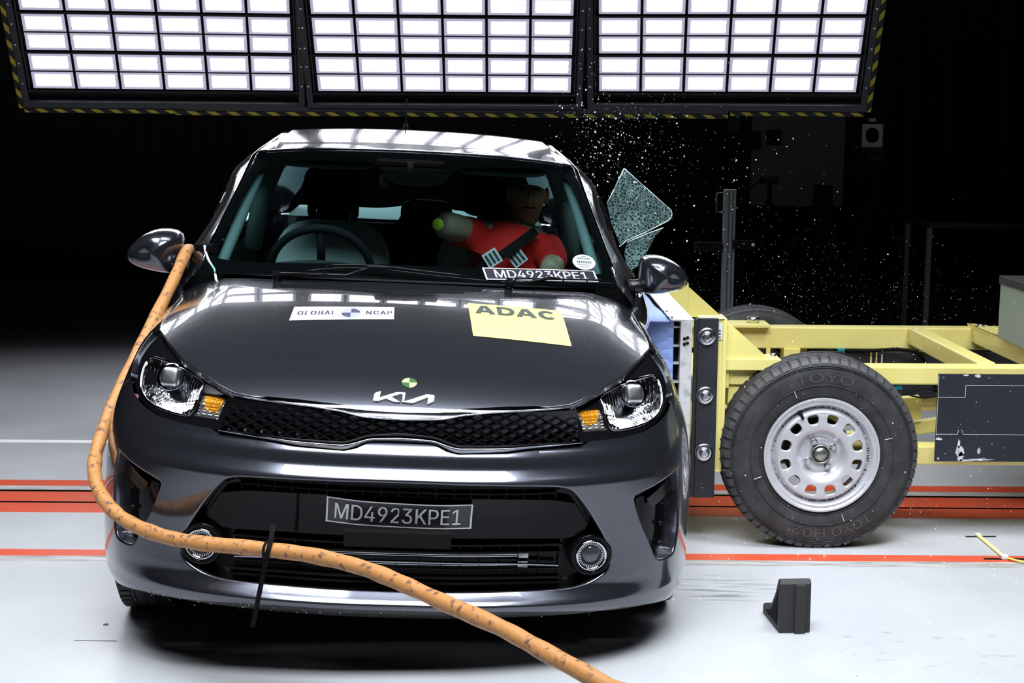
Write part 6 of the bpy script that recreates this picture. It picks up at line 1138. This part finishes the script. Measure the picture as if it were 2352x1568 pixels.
TIE = [(-0.6196, 3.7000, 0.4975), (-0.6229, 3.6750, 0.4636), (-0.6308, 3.6650, 0.4292), (-0.6475, 3.6900, 0.3652), (-0.6660, 3.7100, 0.2875), (-0.6848, 3.7300, 0.2087)]
mb = MB(); pts = cr(TIE, 6); 
wd = Vector((.0065, 0, 0)); th = Vector((0, .0012, 0))
vs = []; 
for p in pts: vs += [p-wd-th, p+wd-th, p+wd+th, p-wd+th]
n = len(pts); mb.add(vs, [(i*4+k, i*4+(k+1) % 4, i*4+4+(k+1) % 4, i*4+4+k) for i in range(n-1) for k in range(4)]+[(0, 3, 2, 1), (n*4-4, n*4-3, n*4-2, n*4-1)], False)
c = pts[0]
tie = mb.build('cable_tie', M['matte']); tag(tie, 'black plastic strap tied round the orange cable with its tail hanging', 'cable tie')
mb = MB(); k = Vector((-0.6345, 3.6940, 0.4323)); tdir = Vector((0.0610, -0.0250, 0.0007)).normalized(); Rm = tdir.to_track_quat('Z', 'Y').to_matrix()
mb.tube([k+Rm @ Vector((.0222*cos(a), .0222*sin(a), 0)) for a in [2*pi*i/28 for i in range(28)]], .004, 6, closed=True); mb.box(k+Vector((-.004, -.024, -.008)), (.014, .010, .016)); mb.build('tie_loop', M['matte'], tie)
# ---------------------------------------------------------------- wheel chock, tapes, strap
ck = empty('wheel_chock', (.866, 4.4, 0), (0, 0, radians(5)), 'black rubber wheel chock on the grey floor in front of the trolley wheel', 'wheel chock')
def chp(a, b, h): return (h-.05, a, b)
prof = [(-.095, 0), (-.095, .155), (-.085, .168), (-.070, .166), (-.045, .120), (.0, .065), (.085, .038), (.10, .028), (.10, 0)]
mb = MB(); mb.prism(prof, chp, .098); mb.build('chock_body', M['dark'], ck, .004)
mb = MB(); mb.span((-.004, -.106, .0), (.030, -.094, .155)); mb.build('chock_rib', M['dark'], ck, .003)
mb = MB(); mb.prism([(-.075, .02), (-.075, .135), (-.05, .095), (.0, .045), (.06, .025), (.06, .02)], lambda a, b, h: (-.0515+h, a, b), .003); mb.build('side_recess', M['matte'], ck)
def slab(name, mat, pts, label, cat, h=.002):
    mb = MB(); mb.prism(pts, lambda a, b, z: (a, b, z+.0005), h); tag(mb.build(name, mat), label, cat)
slab('tape_strip', M['matte'], [(1.735, 5.392), (1.850, 5.396), (1.850, 5.408), (1.735, 5.404)], 'short black tape strip at the far end of the yellow strap', 'tape')
slab('tape_strip', M['matte'], [(1.712, 5.100), (1.90, 5.098), (1.90, 5.112), (1.712, 5.114)], 'black tape strip lying on the red line by the yellow strap', 'tape')
mb = MB(); mb.beam((1.783, 5.40, .006), (1.786, 5.105, .006), .014, .006); 
st_ = mb.build('measuring_strap', P('yellow strap', (.80, .72, .30), .5)); tag(st_, 'pale yellow strap on the floor right of the trolley wheel', 'strap')
mb = MB(); mb.tube(cr([(1.79, 5.10, .008), (1.82, 5.06, .008), (1.86, 5.045, .006), (1.95, 5.05, .005), (2.1, 5.06, .005)]), .004, 8); mb.build('strap_cord', P('yellow cord', (.75, .62, .12), .5), st_)
mb = MB(); mb.box((1.783, 5.405, .007), (.022, .016, .012)); mb.box((1.784, 5.104, .009), (.024, .022, .016)); mb.build('strap_end', M['sticker'], st_, .003)
mb = MB(); mb.add([(-1.305, 4.194, .0012), (-1.177, 4.189, .0012), (-1.177, 4.193, .0012), (-1.305, 4.197, .0012)], [(0, 1, 2, 3)], False); tag(mb.build('floor_mark', M['plastic'], fix=False), 'thin dark line marked on the floor left of the car', 'mark')
mb = MB(); n = 14; mb.add([(-1.25, 4.338, .001)]+[(-1.25+.008*cos(2*pi*i/n), 4.338+.010*sin(2*pi*i/n), .001) for i in range(n)], [(0, 1+i, 1+(i+1) % n) for i in range(n)], False); tag(mb.build('floor_mark', M['plastic'], fix=False), 'small dark spot on the floor left of the car', 'mark')
def stain(name, x0, x1, y0, y1, col, thr, label, cat, sc=(1, 9, 1), scale=5):
    m = P(name, col, .5); n, l = nodes(m); b = n['Principled BSDF']; t = n.new('ShaderNodeTexCoord'); mp = n.new('ShaderNodeMapping'); mp.inputs['Scale'].default_value = sc
    x = n.new('ShaderNodeTexNoise'); x.inputs['Scale'].default_value = scale; x.inputs['Detail'].default_value = 6; r = n.new('ShaderNodeValToRGB'); r.color_ramp.elements[0].position = thr; r.color_ramp.elements[1].position = thr+.22
    g = n.new('ShaderNodeTexGradient'); g.gradient_type = 'SPHERICAL'; mg = n.new('ShaderNodeMapping'); mg.inputs['Location'].default_value = (-1, -1, 0); mg.inputs['Scale'].default_value = (2, 2, 1)
    l.new(t.outputs['Generated'], mg.inputs['Vector']); l.new(mg.outputs['Vector'], g.inputs['Vector']); l.new(t.outputs['Object'], mp.inputs['Vector']); l.new(mp.outputs['Vector'], x.inputs['Vector']); l.new(x.outputs['Fac'], r.inputs['Fac'])
    q = n.new('ShaderNodeMath'); q.operation = 'MULTIPLY'; l.new(r.outputs['Color'], q.inputs[0]); l.new(g.outputs['Fac'], q.inputs[1]); l.new(q.outputs[0], b.inputs['Alpha'])
    mb = MB(); mb.add([(x0, y0, .0015), (x1, y0, .0015), (x1, y1, .0015), (x0, y1, .0015)], [(0, 1, 2, 3)], False); tag(mb.build('floor_scuff', m, fix=False), label, cat)
stain('rubber scuff', .40, 1.0, 4.50, 4.95, (.05, .07, .07), .50, 'dark rubbed tyre scuff on the floor beside the front wheel', 'scuff')
stain('floor dirt', .7, 1.8, 3.9, 4.5, (.04, .045, .045), .60, 'scattered dark dirt flecks on the floor in front of the wheel chock', 'dirt', (1, 1.5, 1), 14)
# ---------------------------------------------------------------- equipment standing in the dark behind
pst = empty('measuring_post', (1.258, 8.5, 0), (0, 0, 0), 'grey aluminium profile post standing behind the far trolley wheel', 'post')
mb = MB(); mb.span((-.034, -.025, 0), (-.010, .03, 1.192)); mb.span((-.004, -.03, 0), (.014, .03, 1.192)); mb.span((.018, -.025, 0), (.034, .03, 1.192)); mb.span((-.03, -.01, 0), (.03, .025, 1.19)); mb.build('profile', M['postal'], pst, .002)
mb = MB(); mb.span((-.25, -.3, 0), (.25, .3, .02)); mb.build('post_foot', M['dark'], pst)
mb = MB()
mb.box((-.12, -.02, .86), (.16, .05, .05)); mb.box((.08, -.03, .875), (.12, .04, .05)); mb.cyl((.135, -.05, .875), (.135, -.02, .875), .016, 14); mb.cyl((-.165, -.05, .85), (-.165, -.02, .85), .02, 14); mb.cyl((-.165, -.05, .878), (-.165, -.02, .878), .014, 14)
mb.build('clamp', M['matte'], pst)
mb = MB(); mb.tube([(-.034, 0, 1.17), (-.075, 0, 1.17), (-.075, 0, 1.06), (-.034, 0, 1.06)], .006, 8); mb.build('wire_bracket', M['dark'], pst, 0)
mb = MB(); mb.lathe([(0, -.052), (.010, -.052), (.010, -.048)], 14, 'y', (.135, 0, .875)); mb.build('clamp_knob', M['camwhite'], pst)
def tripod(name, loc, h, spread, label, cat, head):
    r = empty(name, loc, (0, 0, 0), label, cat)
    for k in range(3):
        a = radians(100+120*k); mb = MB(); mb.tube([(0, 0, h), (spread*cos(a), spread*sin(a), 0)], [.014, .010], 8); mb.build('leg', M['dark'], r)
    mb = MB(); mb.cyl((0, 0, h-.25), (0, 0, h+.12), .018, 10); mb.box((0, 0, h+.15), (.14, .1, .06)); mb.tube([(-.07, 0, h+.16), (-.26, -.1, h+.02)], .008, 6); mb.build('pan_head', M['dark'], r)
    return r
tripod('tripod', (2.10, 12.0, 0), .98, .45, 'dark camera tripod in front of the back wall, left of the pale panel', 'tripod', None)
t2 = tripod('camera_tripod', (2.72, 11.05, 0), 1.19, .45, 'dark tripod carrying the boxed camera, right of the pale panel', 'tripod', None)
cb = empty('camera_box', (2.665, 10.95, 1.43), (0, 0, 0), 'boxed camera with a pale square front on the dark tripod', 'camera')
mb = MB(); mb.span((-.075, 0, -.05), (.10, .28, .17)); mb.build('case', M['dark'], cb, .01)
mb = MB(); sqo = [(-.075, -.01), (.075, -.01), (.075, .155), (-.075, .155)]; hole = smooth_poly([(-.05, .02), (.05, .02), (.05, .13), (-.05, .13)], it=2)
patch('front_bezel', sqo, [hole], lambda a, b: Vector((a, -.012, b)), lambda a, b: Vector((0, -1, 0)), M['camwhite'], cb, .02, 0, (0, -1), (.001, .012))
mb = MB(); mb.span((-.05, -.004, .02), (.05, -.001, .13)); mb.build('lens_window', M['gloss'], cb)
mb = MB(); mb.span((-.02, .02, .168), (.03, .06, .20)); mb.build('handle', M['camwhite'], cb)
fc = empty('fan_chair', (2.24, 10.2, 0), (0, 0, radians(20)), 'dark curved-back office chair silhouetted before the pale panel', 'chair')
mb = MB(); mb.grid(lambda u, v: Vector((-.20*sin((v-.1)*1.6)+.10*v+.03, (u-.5)*.34*(1-.55*v), .52+.64*v)), 8, 14); o = mb.build('backrest', M['matte'], fc, fix=False); o.modifiers.new('s', 'SOLIDIFY').thickness = .05
mb = MB(); superoval(mb, (.20, 0, .46), .46, .09, .46, pw=.5); mb.build('seat', M['matte'], fc)
mb = MB(); mb.cyl((.2, 0, .08), (.2, 0, .44), .03, 10)
for k in range(5): a = 2*pi*k/5; mb.tube([(.2, 0, .10), (.2+.28*cos(a), .28*sin(a), .05)], .02, 6); mb.ellipsoid((.2+.28*cos(a), .28*sin(a), .03), (.03, .03, .03), 8, 6)
mb.build('chair_base', M['matte'], fc)
tb_ = empty('work_table', (3.3, 10.3, 0), (0, 0, 0), 'dark table with pale metal legs at the right rear of the hall', 'table')
mb = MB(); mb.span((-.46, -.3, .88), (.5, .3, .92)); mb.build('tabletop', M['dark'], tb_, .004)
for x in (-.44, .47):
    for y in (-.28, .28): mb = MB(); mb.span((x-.016, y-.016, 0), (x+.016, y+.016, .88)); mb.build('leg', P('table leg', (.16, .16, .17), .5), tb_)
mb = MB(); mb.span((3.05, 10.2, .921), (3.42, 10.5, 1.17)); mb.span((3.0, 10.15, .921), (3.1, 10.3, 1.02)); tag(mb.build('equipment_case', M['matte'], None, .02), 'black equipment case standing on the dark table', 'case')
wb = empty('wall_socket_box', (2.2, 14.95, 1.45), (0, 0, 0), 'dark electrical box on the back wall, left of the pale panel', 'electrical box')
mb = MB(); mb.span((-.12, -.06, -.10), (.30, .045, .08)); mb.build('box_body', P('dark box', (.03, .03, .032), .5), wb, .01)
mb = MB(); mb.span((.36, -.03, -.06), (.52, .045, .10)); mb.build('socket', P('socket grey', (.06, .06, .064), .5), wb, .01)
mb = MB(); mb.tube(cr([(-.05, -.03, -.1), (-.06, -.03, -.35), (.0, -.03, -.5), (.10, -.03, -.5), (.16, -.03, -.35), (.15, -.03, -.1)]), .012, 6); mb.build('hanging_lead', M['dark'], wb)
lt = empty('light_stand', (1.62, 11.0, 0), (0, 0, 0), 'dark thin light stand behind the aluminium post', 'light stand')
mb = MB(); mb.tube([(0, 0, .1), (0, 0, 1.62)], .016, 8); mb.build('stand_pole', M['dark'], lt)
for k in range(3): a = radians(80+120*k); mb = MB(); mb.tube([(0, 0, .75), (.38*cos(a), .38*sin(a), 0)], .012, 6); mb.build('leg', M['dark'], lt)
mb = MB(); mb.tube([(-1.0, 0, .92), (0, 0, .92)], .008, 6); mb.build('stand_arm', M['dark'], lt)
mb = MB(); mb.box((.02, 0, 1.58), (.09, .09, .12)); mb.build('stand_head', M['dark'], lt)
# hanging dark coats at the far right
ct = empty('coat_rack', (3.55, 9.6, 0), (0, 0, 0), 'dark rack of hanging coats at the right edge behind the trolley', 'coat rack')
mb = MB(); mb.tube([(0, 0, 0), (0, 0, 1.12)], .015, 8); mb.tube([(-.16, 0, 1.08), (.3, 0, 1.08)], .012, 8); mb.tube([(-.3, 0, .02), (.3, 0, .02)], .014, 8); mb.build('rack_pole', M['dark'], ct)
mb = MB(); mb.grid(lambda u, v: Vector((.05+(.06+.16*v)*cos(u*2*pi), (.05+.05*v)*sin(u*2*pi)+.01*sin(u*40), 1.05-.55*v)), 40, 8); mb.build('coat', P('coat cloth', (.03, .035, .04), .9), ct)
mb = MB(); mb.box((-.02, -.10, 1.12), (.10, .01, .12), Matrix.Rotation(radians(15), 3, 'Y')); mb.build('paper_tag', P('dim tag', (.10, .10, .10), .8), ct)
# ---------------------------------------------------------------- the burst side window
def crackle(name):
    m = bpy.data.materials.new(name); m.use_nodes = True; n, l = nodes(m); b = n['Principled BSDF']
    b.inputs['Base Color'].default_value = (.30, .50, .50, 1); b.inputs['Roughness'].default_value = .15
    t = n.new('ShaderNodeTexCoord'); vo = n.new('ShaderNodeTexVoronoi'); vo.feature = 'DISTANCE_TO_EDGE'; vo.inputs['Scale'].default_value = 85
    r = n.new('ShaderNodeValToRGB'); r.color_ramp.elements[0].position = 0; r.color_ramp.elements[1].position = .22; r.color_ramp.elements[0].color = (1, 1, 1, 1); r.color_ramp.elements[1].color = (.06, .06, .06, 1)
    nz = n.new('ShaderNodeTexNoise'); nz.inputs['Scale'].default_value = 9; bp = n.new('ShaderNodeBump'); bp.inputs['Strength'].default_value = 1; bp.inputs['Distance'].default_value = .004
    l.new(t.outputs['Object'], vo.inputs['Vector']); l.new(vo.outputs['Distance'], r.inputs['Fac']); l.new(t.outputs['Object'], nz.inputs['Vector'])
    mu = n.new('ShaderNodeMath'); mu.operation = 'MULTIPLY'; l.new(r.outputs['Color'], mu.inputs[0]); l.new(nz.outputs['Fac'], mu.inputs[1])
    ad = n.new('ShaderNodeMath'); ad.operation = 'ADD'; ad.inputs[1].default_value = .03; l.new(mu.outputs[0], ad.inputs[0])
    l.new(ad.outputs[0], b.inputs['Alpha']); l.new(vo.outputs['Distance'], bp.inputs['Height']); l.new(bp.outputs['Normal'], b.inputs['Normal'])
    return m
M['crackle'] = crackle('crazed glass'); M['glassedge'] = P('glass edge', (.62, .80, .80), .25)
def pane(name, poly, Y, lean, label, edge_idx, cat='broken glass'):
    c = (sum(p[0] for p in poly)/len(poly), sum(p[1] for p in poly)/len(poly))
    r = empty(name, (c[0], Y, c[1]), (0, 0, 0), label, cat)
    def f(a, b): return Vector((a-c[0], lean*(a-c[0])+.05*((a-c[0])**2+(b-c[1])**2), b-c[1]))
    def nf(a, b):
        n = nrm(f, a, b); return n if n.y < 0 else -n
    patch('pane', poly, [], f, nf, M['crackle'], r, .01, 0, (-1,), (.0008, .0035))
    n = len(poly); mb = MB()
    for i in edge_idx: mb.tube([f(*poly[i]), f(*poly[(i+1) % n])], .0022, 6)
    if edge_idx: mb.build('pane_edge', M['glassedge'], r)
pp = [(.380, 1.232), (.408, 1.288), (.448, 1.372), (.530, 1.302), (.632, 1.215), (.646, 1.203), (.651, 1.188), (.648, 1.172), (.636, 1.160), (.545, 1.115), (.462, 1.080), (.44, 1.06), (.40, 1.15)]
pane('side_window_glass', pp, 5.95, .25, 'large crazed piece of side window glass flying out beside the car', list(range(0, 11)))
pane('side_window_glass', [(.463, 1.078), (.545, 1.112), (.610, 1.135), (.575, 1.10), (.55, 1.05), (.515, .985), (.47, .96), (.452, 1.03)], 5.90, .2, 'smaller drooping sheet of crazed window glass above the door mirror', [0, 1])
cp_ = [tuple(cw(p)) for p in ((.70, 1.55, 1.20), (.72, 1.60, 1.0), (.735, 1.9, 1.0), (.71, 1.85, 1.08), (.70, 1.78, 1.04))]
mb = MB(); mb.add(cp_, [(0, 1, 4), (1, 2, 3, 4)], False); mb.add([Vector(p)+Vector((.003, 0, 0)) for p in cp_], [(4, 1, 0), (4, 3, 2, 1)], False); tag(mb.build('window_remnant', M['crackle'], fix=False), 'jagged glass remnant standing in the struck front door window', 'broken glass')
# ---------------------------------------------------------------- spray of glass grains
rg = random.Random(11)
def campt(u, v, Y):
    a = (u-1176)/3350.; b = -(v-784)/3350.; a, b = a*cos(ROLL)-b*sin(ROLL), a*sin(ROLL)+b*cos(ROLL)
    r = Vector((a, cos(PITCH)+b*sin(PITCH), -sin(PITCH)+b*cos(PITCH))); return r*(Y/r.y)+Vector((0, 0, 1.52))
M['grain'] = P('glass grain', (.85, .92, .95), .12, 0, 1)
GR = []
def cloud(n, x, y, z, sx, sy, sz, s0, s1):
    for _ in range(n):
        for t_ in range(20):
            p = Vector((rg.gauss(x, sx), rg.gauss(y, sy), rg.gauss(z, sz)))
            if p.z > .004 and p.y > 3.4: break
        GR.append((p, s0+(s1-s0)*rg.random()**3))
# burst above the window, plume to the right, grains over the trolley and the floor
cloud(420, .40, 5.9, 1.47, .13, .18, .12, .0014, .0054)
cloud(260, .60, 6.0, 1.40, .22, .3, .17, .0014, .0048)
cloud(120, .28, 5.9, 1.62, .10, .2, .16, .0014, .0040)
cloud(800, 1.35, 6.1, .83, .42, .5, .12, .0008, .0028)
cloud(260, .95, 6.0, 1.0, .30, .4, .22, .0010, .0036)
cloud(420, 1.25, 5.0, .45, .40, .35, .25, .0008, .0028)
cloud(200, 1.15, 4.4, .30, .40, .4, .2, .0010, .0030)
for _ in range(500): GR.append((Vector((rg.uniform(.5, 2.1), rg.uniform(3.6, 5.6), .002)), .0012+.003*rg.random()**3))
GR.sort(key=lambda g: -g[1]/g[0].y)
mb = MB(); mb.add([(-.5, -.4, -.3), (.5, -.5, -.4), (.4, .5, -.35), (-.4, .45, -.5), (-.35, -.5, .5), (.5, -.35, .4), (.35, .4, .5), (-.5, .5, .35)], [(0, 3, 2, 1), (4, 5, 6, 7), (0, 1, 5, 4), (1, 2, 6, 5), (2, 3, 7, 6), (3, 0, 4, 7)], False)
g0 = mb.build('glass_fragment', M['grain'])
for i, (p, s_) in enumerate(GR[:300]):
    o = g0 if i == 0 else g0.copy()
    if i: COL.objects.link(o)
    o.location = p; o.rotation_euler = (rg.random()*6, rg.random()*6, rg.random()*6); o.scale = (s_*1.5, s_, s_)
    tag(o, 'tiny clear glass grain from the burst side window', 'glass fragment', 'glass grains sprayed from the burst side window')
mb = MB()
for p, s_ in GR[300:]:
    R = Matrix.Rotation(rg.random()*6, 3, Vector((rg.random()-.5, rg.random()-.5, rg.random()-.5)))
    q = [R @ Vector(v)*s_+p for v in ((-.7, -.5, -.4), (.8, -.4, -.3), (0, .6, -.3), (.1, 0, .6))]; mb.add(q, [(0, 2, 1), (0, 1, 3), (1, 2, 3), (2, 0, 3)], False)
tag(mb.build('glass_grain_spray', M['grain'], weld=False), 'spray of the finest glass grains right of the car', 'glass spray', kind='stuff')
